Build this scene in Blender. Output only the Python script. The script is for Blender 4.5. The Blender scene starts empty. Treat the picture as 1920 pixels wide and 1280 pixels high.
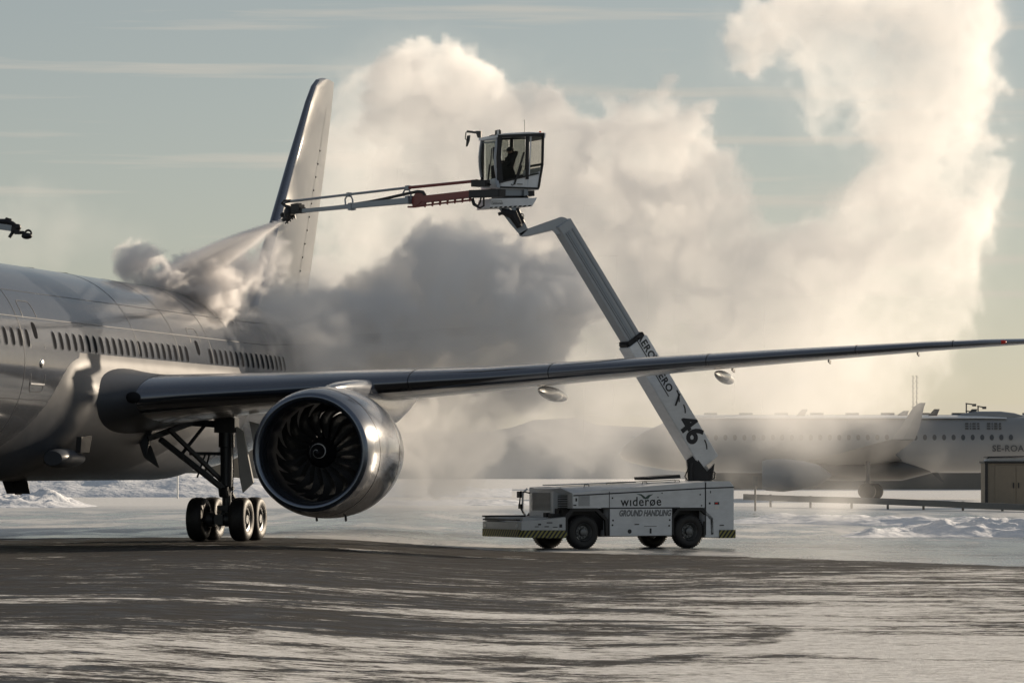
import bpy, bmesh, math, random
import numpy as np
from mathutils import Vector, Matrix
R = math.radians
random.seed(11)

# ------------------------------------------------------------------ camera, sky, sun, exposure
sc = bpy.context.scene
col = sc.collection
F, YH, H = 7270.0, 880.0, 2.14          # focal length in photo pixels, horizon row, camera height (m)
cam = bpy.data.cameras.new('camera'); cam_o = bpy.data.objects.new('camera', cam); col.objects.link(cam_o)
cam_o.location = (0, 0, H); cam_o.rotation_euler = (R(90), 0, 0)
cam.sensor_width = 36; cam.lens = F/1920*36; cam.shift_y = (YH-640)/1920
cam.clip_start = 1; cam.clip_end = 20000; sc.camera = cam_o

SUN_EL, SUN_AZ = R(15), R(46)
w = bpy.data.worlds.new('World'); sc.world = w; w.use_nodes = True
wt = w.node_tree; wl = wt.links.new; wn = wt.nodes.new
bg = wt.nodes['Background']
sky = wn('ShaderNodeTexSky'); sky.sky_type = 'NISHITA'; sky.sun_disc = False
sky.sun_elevation = SUN_EL; sky.sun_rotation = SUN_AZ; sky.altitude = 0
sky.air_density = 1.0; sky.dust_density = 0.35; sky.ozone_density = 1.0
hsv = wn('ShaderNodeHueSaturation'); hsv.inputs['Saturation'].default_value = 0.70
gm = wn('ShaderNodeGamma'); gm.inputs['Gamma'].default_value = .72
wl(sky.outputs[0], gm.inputs['Color']); wl(gm.outputs[0], hsv.inputs['Color'])
# thin high streaks of cirrus, laid out by direction in the sky
tc = wn('ShaderNodeTexCoord')
mp = wn('ShaderNodeMapping'); mp.inputs['Scale'].default_value = (6, 6, 150); mp.inputs['Rotation'].default_value = (R(.4), R(-.6), 0)
wl(tc.outputs['Generated'], mp.inputs[0])
cn = wn('ShaderNodeTexNoise'); cn.inputs['Scale'].default_value = 1.0; cn.inputs['Detail'].default_value = 6; cn.inputs['Roughness'].default_value = .55
wl(mp.outputs[0], cn.inputs['Vector'])
cr = wn('ShaderNodeMapRange'); cr.inputs[1].default_value = .53; cr.inputs[2].default_value = .70; cr.inputs[3].default_value = 0; cr.inputs[4].default_value = .75
wl(cn.outputs[0], cr.inputs[0])
cm = wn('ShaderNodeMix'); cm.data_type = 'RGBA'
wl(cr.outputs[0], cm.inputs[0]); wl(hsv.outputs[0], cm.inputs[6]); cm.inputs[7].default_value = (5.4, 4.9, 4.2, 1)
wl(cm.outputs[2], bg.inputs[0]); bg.inputs[1].default_value = 0.078

sun = bpy.data.lights.new('sun', 'SUN'); sun.energy = 4.2; sun.angle = R(.5); sun.color = (1, .83, .63)
sun_o = bpy.data.objects.new('sun', sun); col.objects.link(sun_o)
sdir = Vector((math.sin(SUN_AZ)*math.cos(SUN_EL), math.cos(SUN_AZ)*math.cos(SUN_EL), math.sin(SUN_EL)))
sun_o.rotation_euler = sdir.to_track_quat('Z', 'Y').to_euler()
sc.view_settings.view_transform = 'Standard'; sc.view_settings.look = 'None'
sc.view_settings.exposure = 0.58; sc.view_settings.gamma = 1
sc.cycles.volume_bounces = 8
sc.cycles.volume_step_rate = 2.0
sc.cycles.sample_clamp_indirect = 6

def P(px, py, d):
    """the point that the photo shows at (px, py), at a distance d in front of the camera"""
    return Vector(((px-960)/F*d, d, H+(YH-py)/F*d))

def sstep(a, lo, hi):
    t = min(1, max(0, (a-lo)/(hi-lo))); return t*t*(3-2*t)

def ground_z(x, y):
    return -.35*sstep(x, -7, 1)*(1-sstep(y, 140, 230))

# ------------------------------------------------------------------ materials
def mat(name, color, rough=.5, metal=0., coat=0., var=.0, vscale=3., bump=0., bscale=40., spec=.5, stretch=(1, 1, 1)):
    m = bpy.data.materials.new(name); m.use_nodes = True
    t = m.node_tree; b = t.nodes['Principled BSDF']; L = t.links.new
    b.inputs['Base Color'].default_value = (*color, 1); b.inputs['Roughness'].default_value = rough
    b.inputs['Metallic'].default_value = metal; b.inputs['Coat Weight'].default_value = coat
    b.inputs['Coat Roughness'].default_value = .06
    b.inputs['Specular IOR Level'].default_value = spec
    if var or bump:
        g = t.nodes.new('ShaderNodeTexCoord'); p = t.nodes.new('ShaderNodeMapping'); p.inputs['Scale'].default_value = stretch
        L(g.outputs['Object'], p.inputs[0])
    if var:
        n = t.nodes.new('ShaderNodeTexNoise'); n.inputs['Scale'].default_value = vscale; n.inputs['Detail'].default_value = 7; n.inputs['Roughness'].default_value = .65
        L(p.outputs[0], n.inputs['Vector'])
        x = t.nodes.new('ShaderNodeMix'); x.data_type = 'RGBA'
        L(n.outputs[0], x.inputs[0])
        x.inputs[6].default_value = (*[c*(1-var) for c in color], 1); x.inputs[7].default_value = (*[min(1, c*(1+var)) for c in color], 1)
        L(x.outputs[2], b.inputs['Base Color'])
        q = t.nodes.new('ShaderNodeMapRange'); q.inputs[3].default_value = max(.02, rough*(1-var)); q.inputs[4].default_value = min(1, rough*(1+var))
        L(n.outputs[0], q.inputs[0]); L(q.outputs[0], b.inputs['Roughness'])
    if bump:
        n2 = t.nodes.new('ShaderNodeTexNoise'); n2.inputs['Scale'].default_value = bscale; n2.inputs['Detail'].default_value = 4
        L(p.outputs[0], n2.inputs['Vector'])
        u = t.nodes.new('ShaderNodeBump'); u.inputs['Strength'].default_value = 1; u.inputs['Distance'].default_value = bump
        L(n2.outputs[0], u.inputs['Height']); L(u.outputs[0], b.inputs['Normal'])
    return m

M = {}
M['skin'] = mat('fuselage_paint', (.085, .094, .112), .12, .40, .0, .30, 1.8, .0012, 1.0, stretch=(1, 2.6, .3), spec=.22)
M['fairing'] = mat('fairing_paint', (.07, .076, .088), .36, .0, 0, .25, 1.4, .0015, .8, spec=.12)
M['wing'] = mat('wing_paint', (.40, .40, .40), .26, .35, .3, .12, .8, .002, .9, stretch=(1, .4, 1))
M['edge'] = mat('leading_edge_metal', (.16, .175, .205), .17, .9, 0, .08, 1.0)
M['nacelle'] = mat('nacelle_paint', (.06, .075, .105), .22, .15, .35, .2, 1.6, .001, 1.2)
M['lip'] = mat('lip_metal', (.16, .185, .23), .24, .9, 0, .08, 2)
M['inlet'] = mat('inlet_liner', (.022, .024, .03), .5, .2, 0, .1, 5)
M['blade'] = mat('titanium_blade', (.30, .30, .30), .16, .9, 0, .1, 4)
M['spinner'] = mat('spinner_black', (.012, .012, .014), .35)
M['mark_white'] = mat('white_mark', (.75, .75, .74), .5)
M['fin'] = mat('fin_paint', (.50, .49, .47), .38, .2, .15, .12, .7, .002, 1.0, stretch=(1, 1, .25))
M['pane'] = mat('dark_cabin_pane', (.022, .023, .026), .6, 0, 0, spec=.0)
M['frame'] = mat('bright_metal_rim', (.55, .55, .56), .25, .9)
M['gear'] = mat('gear_steel', (.06, .065, .072), .4, .6, 0, .25, 6)
M['door'] = mat('gear_door_paint', (.42, .42, .42), .35, .2, .2, .15, 2)
M['tyre'] = mat('tyre_rubber', (.014, .014, .015), .55, 0, 0, .35, 5, .004, 60)
M['hub'] = mat('wheel_hub', (.16, .165, .17), .4, .7, 0, .25, 9)
M['white'] = mat('truck_white_paint', (.68, .71, .75), .36, 0, .25, .24, 2.2, stretch=(1, 1, 2.2))
M['dirty'] = mat('worn_white_paint', (.50, .52, .54), .45, 0, .1, .22, 3)
M['boom'] = mat('boom_grey_paint', (.34, .37, .41), .35, .1, .2, .12, 2)
M['arm'] = mat('arm_grey_metal', (.24, .27, .31), .35, .4, 0, .15, 3)
M['dark'] = mat('dark_metal', (.025, .026, .03), .45, .5, 0, .2, 6)
M['black'] = mat('black_trim', (.012, .012, .014), .5)
M['red'] = mat('dark_red_paint', (.17, .028, .025), .4, 0, .2, .2, 3)
M['letter'] = mat('lettering_dark', (.02, .022, .028), .5)
M['letter_grey'] = mat('lettering_grey', (.16, .17, .185), .5)
M['green'] = mat('emblem_green', (.05, .09, .075), .5)
M['yellow'] = mat('hazard_yellow', (.30, .27, .06), .5, 0, 0, .25, 4)
M['orange'] = mat('beacon_orange', (.8, .12, .01), .25)
M['redlamp'] = mat('lamp_red', (.6, .02, .01), .25)
M['hose'] = mat('hose_rubber', (.015, .015, .017), .45)
M['cloth'] = mat('work_clothes', (.03, .032, .04), .9)
M['face'] = mat('person_skin', (.35, .22, .16), .6)
M['wall_far'] = mat('far_hall_cladding', (.20, .18, .155), .8, 0, 0, .2, .4)
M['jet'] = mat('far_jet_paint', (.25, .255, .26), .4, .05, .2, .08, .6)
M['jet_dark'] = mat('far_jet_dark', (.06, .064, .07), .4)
M['shed'] = mat('shed_cladding', (.20, .17, .13), .7, 0, 0, .15, 2)
M['steel'] = mat('galvanised_steel', (.15, .15, .145), .6, .3, 0, .2, 4)

def glass_mat(name, tint, alpha):
    m = bpy.data.materials.new(name); m.use_nodes = True; t = m.node_tree; L = t.links.new
    b = t.nodes['Principled BSDF']; b.inputs['Base Color'].default_value = (.02, .02, .025, 1); b.inputs['Roughness'].default_value = .05
    tr = t.nodes.new('ShaderNodeBsdfTransparent'); tr.inputs[0].default_value = (*tint, 1)
    mx = t.nodes.new('ShaderNodeMixShader'); mx.inputs[0].default_value = alpha
    L(tr.outputs[0], mx.inputs[1]); L(b.outputs[0], mx.inputs[2]); L(mx.outputs[0], t.nodes['Material Output'].inputs['Surface'])
    return m
M['glass'] = glass_mat('cab_glass', (.80, .82, .80), .12)
M['glass_dark'] = glass_mat('tinted_cab_glass', (.80, .80, .77), .08)

def lamp_mat(name, color, s):
    m = bpy.data.materials.new(name); m.use_nodes = True; b = m.node_tree.nodes['Principled BSDF']
    b.inputs['Emission Color'].default_value = (*color, 1); b.inputs['Emission Strength'].default_value = s; return m
M['lamp'] = lamp_mat('work_light', (1, .9, .75), 30)

def stripes_mat():
    m = bpy.data.materials.new('hazard_stripes'); m.use_nodes = True; t = m.node_tree; L = t.links.new; b = t.nodes['Principled BSDF']
    g = t.nodes.new('ShaderNodeTexCoord'); s = t.nodes.new('ShaderNodeSeparateXYZ'); L(g.outputs['Object'], s.inputs[0])
    a = t.nodes.new('ShaderNodeMath'); a.operation = 'SUBTRACT'; L(s.outputs[0], a.inputs[0]); L(s.outputs[1], a.inputs[1])
    z = t.nodes.new('ShaderNodeMath'); z.operation = 'MULTIPLY_ADD'; L(s.outputs[2], z.inputs[0]); z.inputs[1].default_value = .8; L(a.outputs[0], z.inputs[2])
    k = t.nodes.new('ShaderNodeMath'); k.operation = 'MULTIPLY'; L(z.outputs[0], k.inputs[0]); k.inputs[1].default_value = 6.6
    f = t.nodes.new('ShaderNodeMath'); f.operation = 'FRACT'; L(k.outputs[0], f.inputs[0])
    c = t.nodes.new('ShaderNodeMath'); c.operation = 'GREATER_THAN'; L(f.outputs[0], c.inputs[0]); c.inputs[1].default_value = .52
    x = t.nodes.new('ShaderNodeMix'); x.data_type = 'RGBA'; L(c.outputs[0], x.inputs[0])
    x.inputs[6].default_value = (.018, .018, .02, 1); x.inputs[7].default_value = (.27, .25, .07, 1); L(x.outputs[2], b.inputs['Base Color'])
    b.inputs['Roughness'].default_value = .5
    return m
M['stripes'] = stripes_mat()

# ------------------------------------------------------------------ mesh builder
class MB:
    def __init__(s): s.v = []; s.f = []; s.mx = None
    def add(s, vs, fs):
        o = len(s.v); s.v += [Vector(v) for v in vs]; s.f += [tuple(i+o for i in f) for f in fs]; return s
    def box(s, x0, x1, y0, y1, z0, z1, rot=None, piv=None):
        vs = [Vector((x, y, z)) for x in (x0, x1) for y in (y0, y1) for z in (z0, z1)]
        if rot is not None:
            pv = Vector(piv) if piv is not None else Vector(((x0+x1)/2, (y0+y1)/2, (z0+z1)/2))
            vs = [rot@(v-pv)+pv for v in vs]
        return s.add(vs, [(0, 1, 3, 2), (4, 6, 7, 5), (0, 4, 5, 1), (2, 3, 7, 6), (0, 2, 6, 4), (1, 5, 7, 3)])
    def beam(s, a, b, wy, wz, up=(0, 0, 1), wy2=None, wz2=None):
        """box between points a and b, wy wide and wz deep"""
        a, b = Vector(a), Vector(b); d = (b-a).normalized(); side = d.cross(Vector(up)).normalized(); u = side.cross(d).normalized()
        wy2 = wy2 or wy; wz2 = wz2 or wz; vs = []
        for p, y, z in ((a, wy, wz), (b, wy2, wz2)):
            vs += [p+side*y/2+u*z/2, p-side*y/2+u*z/2, p-side*y/2-u*z/2, p+side*y/2-u*z/2]
        return s.add(vs, [(3, 2, 1, 0), (4, 5, 6, 7), (0, 1, 5, 4), (1, 2, 6, 5), (2, 3, 7, 6), (3, 0, 4, 7)])
    def prism(s, poly, off):
        """closed polygon (3-D points) extruded by the vector off"""
        n = len(poly); off = Vector(off); p = [Vector(q) for q in poly]
        return s.add(p+[q+off for q in p], [tuple(range(n))[::-1], tuple(range(n, 2*n))]+[(i, (i+1) % n, n+(i+1) % n, n+i) for i in range(n)])
    def tube(s, pts, r, n=10, cap=True):
        pts = [Vector(p) for p in pts]; rs = r if isinstance(r, (list, tuple)) else [r]*len(pts); rings = []; prev = None
        for i, p in enumerate(pts):
            t = (pts[min(i+1, len(pts)-1)]-pts[max(i-1, 0)]).normalized()
            if prev is None: prev = t.orthogonal().normalized()
            prev = (prev-t*prev.dot(t)).normalized(); q = t.cross(prev)
            rings.append([p+(prev*math.cos(6.28318*k/n)+q*math.sin(6.28318*k/n))*rs[i] for k in range(n)])
        return s.loft(rings, cap)
    def loft(s, rings, cap=True, closed=True):
        n = len(rings[0]); vs = [v for r in rings for v in r]; fs = []
        for i in range(len(rings)-1):
            for k in range(n if closed else n-1):
                k2 = (k+1) % n; fs.append((i*n+k, i*n+k2, (i+1)*n+k2, (i+1)*n+k))
        if cap: fs += [tuple(range(n))[::-1], tuple(range((len(rings)-1)*n, len(rings)*n))]
        return s.add(vs, fs)
    def lathe(s, prof, c, ax=(0, 1, 0), n=48, cap=False):
        """profile of (distance along the axis, radius) round the axis through c"""
        c = Vector(c); ax = Vector(ax).normalized(); e = ax.orthogonal().normalized(); f = ax.cross(e)
        return s.loft([[c+ax*t+(e*math.cos(2*math.pi*k/n)+f*math.sin(2*math.pi*k/n))*max(r, 1e-4) for k in range(n)] for t, r in prof], cap)
    def ball(s, c, r, n=12, sc=(1, 1, 1)):
        c = Vector(c); rings = []
        for i in range(n+1):
            a = math.pi*i/n; rings.append([c+Vector((math.sin(a)*math.cos(2*math.pi*k/(n*2))*r*sc[0], math.sin(a)*math.sin(2*math.pi*k/(n*2))*r*sc[1], -math.cos(a)*r*sc[2])) for k in range(n*2)])
        return s.loft(rings, False)
    def build(s, name, m, parent=None, smooth=False, bevel=0., inv=None, sharp=40):
        me = bpy.data.meshes.new(name); vs = [inv@v for v in s.v] if inv is not None else s.v
        me.from_pydata([tuple(v) for v in vs], [], s.f)
        b = bmesh.new(); b.from_mesh(me); bmesh.ops.remove_doubles(b, verts=b.verts, dist=1e-5); bmesh.ops.recalc_face_normals(b, faces=b.faces)
        if bevel:
            es = [e for e in b.edges if len(e.link_faces) == 2 and e.calc_face_angle(0) > R(35)]
            bmesh.ops.bevel(b, geom=es, offset=bevel, segments=2, affect='EDGES', clamp_overlap=True)
        if smooth or bevel:
            for f_ in b.faces: f_.smooth = True
            for e in b.edges:
                if len(e.link_faces) == 2 and e.calc_face_angle(0) > R(sharp): e.smooth = False
        b.to_mesh(me); b.free()
        me.materials.append(M[m] if isinstance(m, str) else m)
        o = bpy.data.objects.new(name, me); col.objects.link(o); o.parent = parent
        return o

def thing(name, label, cat, loc=(0, 0, 0), rz=0., group=None):
    o = bpy.data.objects.new(name, None); col.objects.link(o); o.location = loc; o.rotation_euler = (0, 0, rz)
    o['label'] = label; o['category'] = cat
    if group: o['group'] = group
    return o
def tag(o, label, cat, group=None):
    o['label'] = label; o['category'] = cat
    if group: o['group'] = group
    return o
def inv_of(o):
    return (Matrix.Translation(o.location)@o.rotation_euler.to_matrix().to_4x4()).inverted()

def lettering(name, txt, m, parent, org, xd, yd, size, thick=.006, bold=0., shear=0., align='LEFT', space=1., xs=1.):
    cu = bpy.data.curves.new(name, 'FONT'); cu.body = txt; cu.size = size; cu.offset = bold; cu.shear = shear; cu.align_x = align
    cu.extrude = thick/2; cu.space_character = space; cu.resolution_u = 4
    t = bpy.data.objects.new(name, cu); col.objects.link(t); dg = bpy.context.evaluated_depsgraph_get(); dg.update()
    me = bpy.data.meshes.new_from_object(t.evaluated_get(dg)); bpy.data.objects.remove(t); bpy.data.curves.remove(cu)
    xd, yd = Vector(xd).normalized(), Vector(yd).normalized(); zd = xd.cross(yd)
    mx = Matrix((xd, yd, zd)).transposed().to_4x4(); mx.translation = Vector(org); me.transform(mx@Matrix.Diagonal((xs, 1, 1, 1)))
    me.materials.clear(); me.materials.append(M[m]); me.name = name
    o = bpy.data.objects.new(name, me); col.objects.link(o); o.parent = parent
    return o

# ------------------------------------------------------------------ ground
def build_ground():
    xs = sorted(set([-3000, -1500, -800, -400, -200, -100, -60]+[x*.8 for x in range(-50, 51)]+[60, 100, 200, 400, 800, 1500, 3000]))
    ys = [-50, -10, 5, 15]+[20+k*1.2 for k in range(0, 110)]+[155+k*4 for k in range(0, 40)]+[330, 400, 500, 700, 1000, 1500, 2500, 4000, 8000]
    vs = [(x, y, ground_z(x, y)) for y in ys for x in xs]; n = len(xs)
    fs = [(j*n+i, j*n+i+1, (j+1)*n+i+1, (j+1)*n+i) for j in range(len(ys)-1) for i in range(n-1)]
    m = bpy.data.materials.new('apron_asphalt_and_snow'); m.use_nodes = True; t = m.node_tree; L = t.links.new; N = t.nodes.new
    b = t.nodes['Principled BSDF']
    geo = N('ShaderNodeNewGeometry'); sep = N('ShaderNodeSeparateXYZ'); L(geo.outputs['Position'], sep.inputs[0])
    def math_(op, a, bb=None, c=None):
        q = N('ShaderNodeMath'); q.operation = op
        for i, v in enumerate((a, bb, c)):
            if v is None: continue
            if isinstance(v, (int, float)): q.inputs[i].default_value = v
            else: L(v, q.inputs[i])
        return q.outputs[0]
    def noise(scale, det=6, rough=.6, st=(1, 1, 1), rot=0, dist=0):
        p = N('ShaderNodeMapping'); p.inputs['Scale'].default_value = st; p.inputs['Rotation'].default_value = (0, 0, rot); L(geo.outputs['Position'], p.inputs[0])
        q = N('ShaderNodeTexNoise'); q.inputs['Scale'].default_value = scale; q.inputs['Detail'].default_value = det; q.inputs['Roughness'].default_value = rough; q.inputs['Distortion'].default_value = dist
        L(p.outputs[0], q.inputs['Vector']); return q.outputs[0]
    def rng_(a, lo, hi, o0=0., o1=1.):
        q = N('ShaderNodeMapRange'); q.interpolation_type = 'SMOOTHSTEP'
        for i, v in enumerate((a, lo, hi, o0, o1)):
            if isinstance(v, (int, float)): q.inputs[i].default_value = v
            else: L(v, q.inputs[i])
        return q.outputs[0]
    def mixc(f, a, c):
        q = N('ShaderNodeMix'); q.data_type = 'RGBA'
        for i, v in ((0, f), (6, a), (7, c)):
            if isinstance(v, tuple): q.inputs[i].default_value = (*v, 1)
            elif isinstance(v, (int, float)): q.inputs[i].default_value = v if i == 0 else (v, v, v, 1)
            else: L(v, q.inputs[i])
        return q.outputs[2]
    X, Y = sep.outputs[0], sep.outputs[1]
    # where the bare asphalt of the apron ends and the polished ice begins
    edge = math_('MULTIPLY_ADD', math_('MULTIPLY', X, X), -.0413, math_('MULTIPLY_ADD', X, -.848, 118.0))
    wet = math_('MULTIPLY', math_('MULTIPLY', rng_(X, 4., 9.), rng_(Y, 104., 112.)), math_('MULTIPLY', rng_(Y, 128., 146., 1., 0.), rng_(noise(.5, 6, .65, (.5, 1, 1)), .40, .56)))
    rag = math_('MULTIPLY_ADD', noise(.55, 6, .7), 5.0, -2.5)
    far = rng_(math_('ADD', math_('SUBTRACT', Y, edge), rag), -.25, .25)
    # wind-blown snow on the asphalt: more of it close by and to the right
    bias = math_('ADD', math_('ADD', rng_(Y, 34, 78, .035, -.028), rng_(Y, 74, 108, 0., -.042)), math_('MULTIPLY', rng_(X, -3, 7, -.012, .05), rng_(Y, 84, 102, 1., 0.)))
    s1 = noise(.42, 10, .66, (.75, 1.1, 1), R(4), .7)
    s2 = noise(2.0, 8, .72, (.6, 1.2, 1), R(-3), .6)
    s4 = noise(9.0, 5, .7, (.6, 1.2, 1), R(2))
    s3 = noise(.09, 3, .5, (.6, 1.6, 1))
    s5 = noise(30., 4, .7, (.5, 1.3, 1))
    sn = math_('ADD', math_('MULTIPLY_ADD', s1, .38, math_('MULTIPLY_ADD', s2, .31, math_('MULTIPLY_ADD', s4, .21, math_('MULTIPLY', s5, .10)))), math_('MULTIPLY_ADD', s3, .24, -.12))
    # curved tyre tracks swept through the snow
    def track(cx, cy, r, wd):
        d_ = math_('SQRT', math_('ADD', math_('POWER', math_('ADD', X, -cx), 2.), math_('POWER', math_('ADD', Y, -cy), 2.)))
        return rng_(math_('ABSOLUTE', math_('ADD', d_, -r)), wd*.4, wd, 1., 0.)
    tr = None
    for q in ((-3., 96., 9.5, .35), (-3., 96., 11.3, .35), (4., 97., 13., .3), (4., 97., 14.7, .3), (3., 40., 22., .5), (3., 40., 24., .5), (-16., 60., 20., .4)):
        k_ = track(*q); tr = k_ if tr is None else math_('MAXIMUM', tr, k_)
    sn = math_('MULTIPLY_ADD', tr, -.035, sn)
    snow_near = rng_(math_('ADD', sn, bias), .495, .530)
    i1 = noise(.05, 8, .62, (1, .35, 1), R(2), .6)
    i2 = noise(.35, 7, .65, (1, .25, 1), R(-2), .4)
    ice = math_('MULTIPLY_ADD', i1, .6, math_('MULTIPLY', i2, .4))
    snow_far = math_('MAXIMUM', rng_(ice, .465, .565, .0, .75), rng_(math_('MULTIPLY_ADD', i1, 60., Y), 215., 262.))
    snow = math_('ADD', math_('MULTIPLY', far, snow_far), math_('MULTIPLY', math_('SUBTRACT', 1., far), snow_near))
    fine = noise(22., 3, .6)
    asph = mixc(noise(.9, 6, .6), (.007, .006, .005), (.020, .017, .0145))
    asph = mixc(rng_(fine, .54, .70, 0., .8), asph, (.065, .056, .047))
    icec = mixc(i2, (.09, .10, .108), (.24, .26, .28))
    base = mixc(far, asph, icec)
    snowc = mixc(rng_(noise(7., 8, .75, (.7, 1.3, 1)), .34, .62), (.42, .41, .40), (.88, .88, .87))
    base = mixc(math_('MULTIPLY', wet, .85), base, asph); snow = math_('MULTIPLY', snow, math_('MULTIPLY_ADD', wet, -.8, 1.))
    L(mixc(snow, base, snowc), b.inputs['Base Color'])
    r0 = mixc(far, rng_(noise(1.1, 5, .6), .3, .7, .42, .8), rng_(i2, .3, .7, .14, .34))
    L(mixc(snow, r0, .6), b.inputs['Roughness'])
    L(mixc(far, .16, .4), b.inputs['Specular IOR Level'])
    h1 = math_('MULTIPLY', noise(30., 3, .6), mixc(far, .010, .0015))
    h2 = math_('MULTIPLY', math_('MULTIPLY', noise(6., 8, .72), snow), mixc(far, .11, .03))
    h3 = math_('MULTIPLY', snow, .02)
    bu = N('ShaderNodeBump'); bu.inputs['Distance'].default_value = 1.; bu.inputs['Strength'].default_value = .8
    L(math_('ADD', math_('ADD', h1, h2), h3), bu.inputs['Height']); L(bu.outputs[0], b.inputs['Normal'])
    me = bpy.data.meshes.new('ground'); me.from_pydata(vs, [], fs); me.materials.append(m)
    for p in me.polygons: p.use_smooth = True
    o = bpy.data.objects.new('ground', me); col.objects.link(o); o['kind'] = 'structure'
build_ground()

# ------------------------------------------------------------------ the airliner
AX = R(-12)
jet = thing('airliner', 'large silver grey twin jet being sprayed, open fan engine and wing stretching over the truck', 'airplane', (-13.4, 118, 0), AX)
JI = inv_of(jet)
ZC, RX, RZ = 5.08, 2.885, 2.97
def fus(y):
    """half width, half height and centre height of the fuselage at station y"""
    if y < -21:
        k = max(0, 1-((-21-y)/10.0)**2.1)**.55; return RX*k, RZ*k, ZC-.9*(1-k)
    if y > 12:
        k = (y-12)/19.8; s = 1-.90*k**1.55; return RX*s, RZ*s, ZC+1.75*k**1.3
    return RX, RZ, ZC
def skin(y, z, off=0.):
    a, b_, c = fus(y); q = max(0., 1-((z-c)/b_)**2); return (a+off)*math.sqrt(q)
mb = MB(); rings = []
for y in [-30.95, -30.6, -30, -29, -27.5, -25.5, -23, -21, -18]+[-15+3*k for k in range(9)]+[12+1.1*k for k in range(18)]+[31.75]:
    a, b_, c = fus(y); rings.append([Vector((a*math.cos(t), y, c+b_*math.sin(t))) for t in [2*math.pi*k/96 for k in range(96)]])
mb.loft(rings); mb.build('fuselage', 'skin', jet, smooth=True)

# skin joints running round the body
for y in (-12.6, -2.2, 1.9, 5.6):
    b2 = MB(); rg = []
    for yy, o_ in ((y-.012, .002), (y-.012, .006), (y+.012, .006), (y+.012, .002)):
        rg.append([Vector(((RX+o_)*math.cos(t), yy, ZC+(RZ+o_)*math.sin(t))) for t in [2*math.pi*k/96 for k in range(96)]])
    b2.loft(rg, False); b2.build('skin_joint', 'fairing', jet, smooth=True)

def oval_on_skin(y, z, w_, h_, off, n=20, pw=3.0):
    out = []
    for k in range(n):
        t = 2*math.pi*k/n; c, s = math.cos(t), math.sin(t)
        dy = w_/2*abs(c)**(2/pw)*(1 if c > 0 else -1); dz = h_/2*abs(s)**(2/pw)*(1 if s > 0 else -1)
        out.append(Vector((skin(y+dy, z+dz, off), y+dy, z+dz)))
    return out
win_y = [-9.95+.605*k for k in range(22)]+[5.35+.605*k for k in range(16)]+[-12.2-.605*k for k in range(7)]
for y in win_y:
    b2 = MB(); rim = oval_on_skin(y, 5.72, .33, .54, .002); rim2 = oval_on_skin(y, 5.72, .32, .53, .008); inn = oval_on_skin(y, 5.72, .28, .485, .008); inn2 = oval_on_skin(y, 5.72, .275, .48, .004)
    b2.loft([rim, rim2, inn, inn2], False); wf = b2.build('cabin_window', 'skin', jet, smooth=True)
    b3 = MB(); b3.add(inn2, [(k % 20, (k+1) % 20, (9-k) % 20, (10-k) % 20) for k in range(-5, 5)]); b3.build('pane', 'pane', wf)
def cabin_door(y, w_, z0, z1):
    zc = (z0+z1)/2; b2 = MB()
    A, B_ = oval_on_skin(y, zc, w_+.06, z1-z0+.06, .008, 40, 9), oval_on_skin(y, zc, w_, z1-z0, .008, 40, 9)
    A0 = oval_on_skin(y, zc, w_+.06, z1-z0+.06, .001, 40, 9); B0 = oval_on_skin(y, zc, w_, z1-z0, .001, 40, 9)
    b2.loft([A0, A, B_, B0], False); d = b2.build('cabin_door', 'fairing', jet, smooth=True)
    b2 = MB(); rim = oval_on_skin(y, 5.95, .34, .46, .004); r2 = oval_on_skin(y, 5.95, .30, .42, .012); b2.loft([rim, r2], False); b2.add(r2, [(k % 20, (k+1) % 20, (9-k) % 20, (10-k) % 20) for k in range(-5, 5)]); b2.build('door_window', 'pane', d)
    b2 = MB(); x = skin(y, 5.0); b2.ball((x, y+.25, 5.05), .16, 8, (.35, 1, .8)); b2.build('door_handle', 'frame', d, smooth=True)
    b2 = MB()
    for zz in (z0+.2,):
        b2.box(skin(y, zz)-.01, skin(y, zz)+.03, y-w_/2, y+w_/2, zz-.02, zz+.02)
    b2.build('door_sill', 'frame', d)
cabin_door(-11.45, 1.15, 4.28, 6.75)
cabin_door(4.1, 1.05, 4.28, 6.55)

# wing
ST = [  # span, leading edge station, height, chord, thickness
    (1.2, -8.4, 3.95, 13.6, .125), (3.0, -7.15, 4.08, 12.3, .125), (5.0, -5.75, 4.26, 10.8, .12), (7.4, -4.05, 4.44, 9.3, .118), (9.75, -2.45, 4.62, 8.1, .115),
    (12.8, -.35, 4.86, 6.7, .108), (17.1, 2.6, 5.28, 5.2, .104), (21.5, 5.6, 5.68, 4.0, .10), (25.2, 8.15, 6.0, 2.95, .10), (26.8, 9.5, 6.12, 2.35, .10), (28.2, 11.2, 6.22, 1.6, .10), (29.4, 13.0, 6.3, .95, .10), (30.0, 14.2, 6.35, .5, .09)]
def foil(st, n=28):
    x, y0, z0, c, th = st; up, lo = [], []
    for k in range(n+1):
        u = .5*(1-math.cos(math.pi*k/n)); yt = 5*th*(.2969*math.sqrt(u)-.126*u-.3516*u*u+.2843*u**3-.1036*u**4)
        cb = .018*math.sin(math.pi*min(1, u*.9))-.03*u
        up.append(Vector((x, y0+u*c, z0+(cb+yt*1.0)*c))); lo.append(Vector((x, y0+u*c, z0+(cb-yt*1.02)*c)))
    return up[::-1]+lo[1:-1], n
def wing_at(x):
    for a, b_ in zip(ST, ST[1:]):
        if a[0] <= x <= b_[0]:
            k = (x-a[0])/(b_[0]-a[0]); return tuple(p+(q-p)*k for p, q in zip(a, b_))
stn = []
for a, b_ in zip(ST, ST[1:]):
    m_ = 4
    stn += [tuple(p+(q-p)*k/m_ for p, q in zip(a, b_)) for k in range(m_)]
stn.append(ST[-1])
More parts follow.
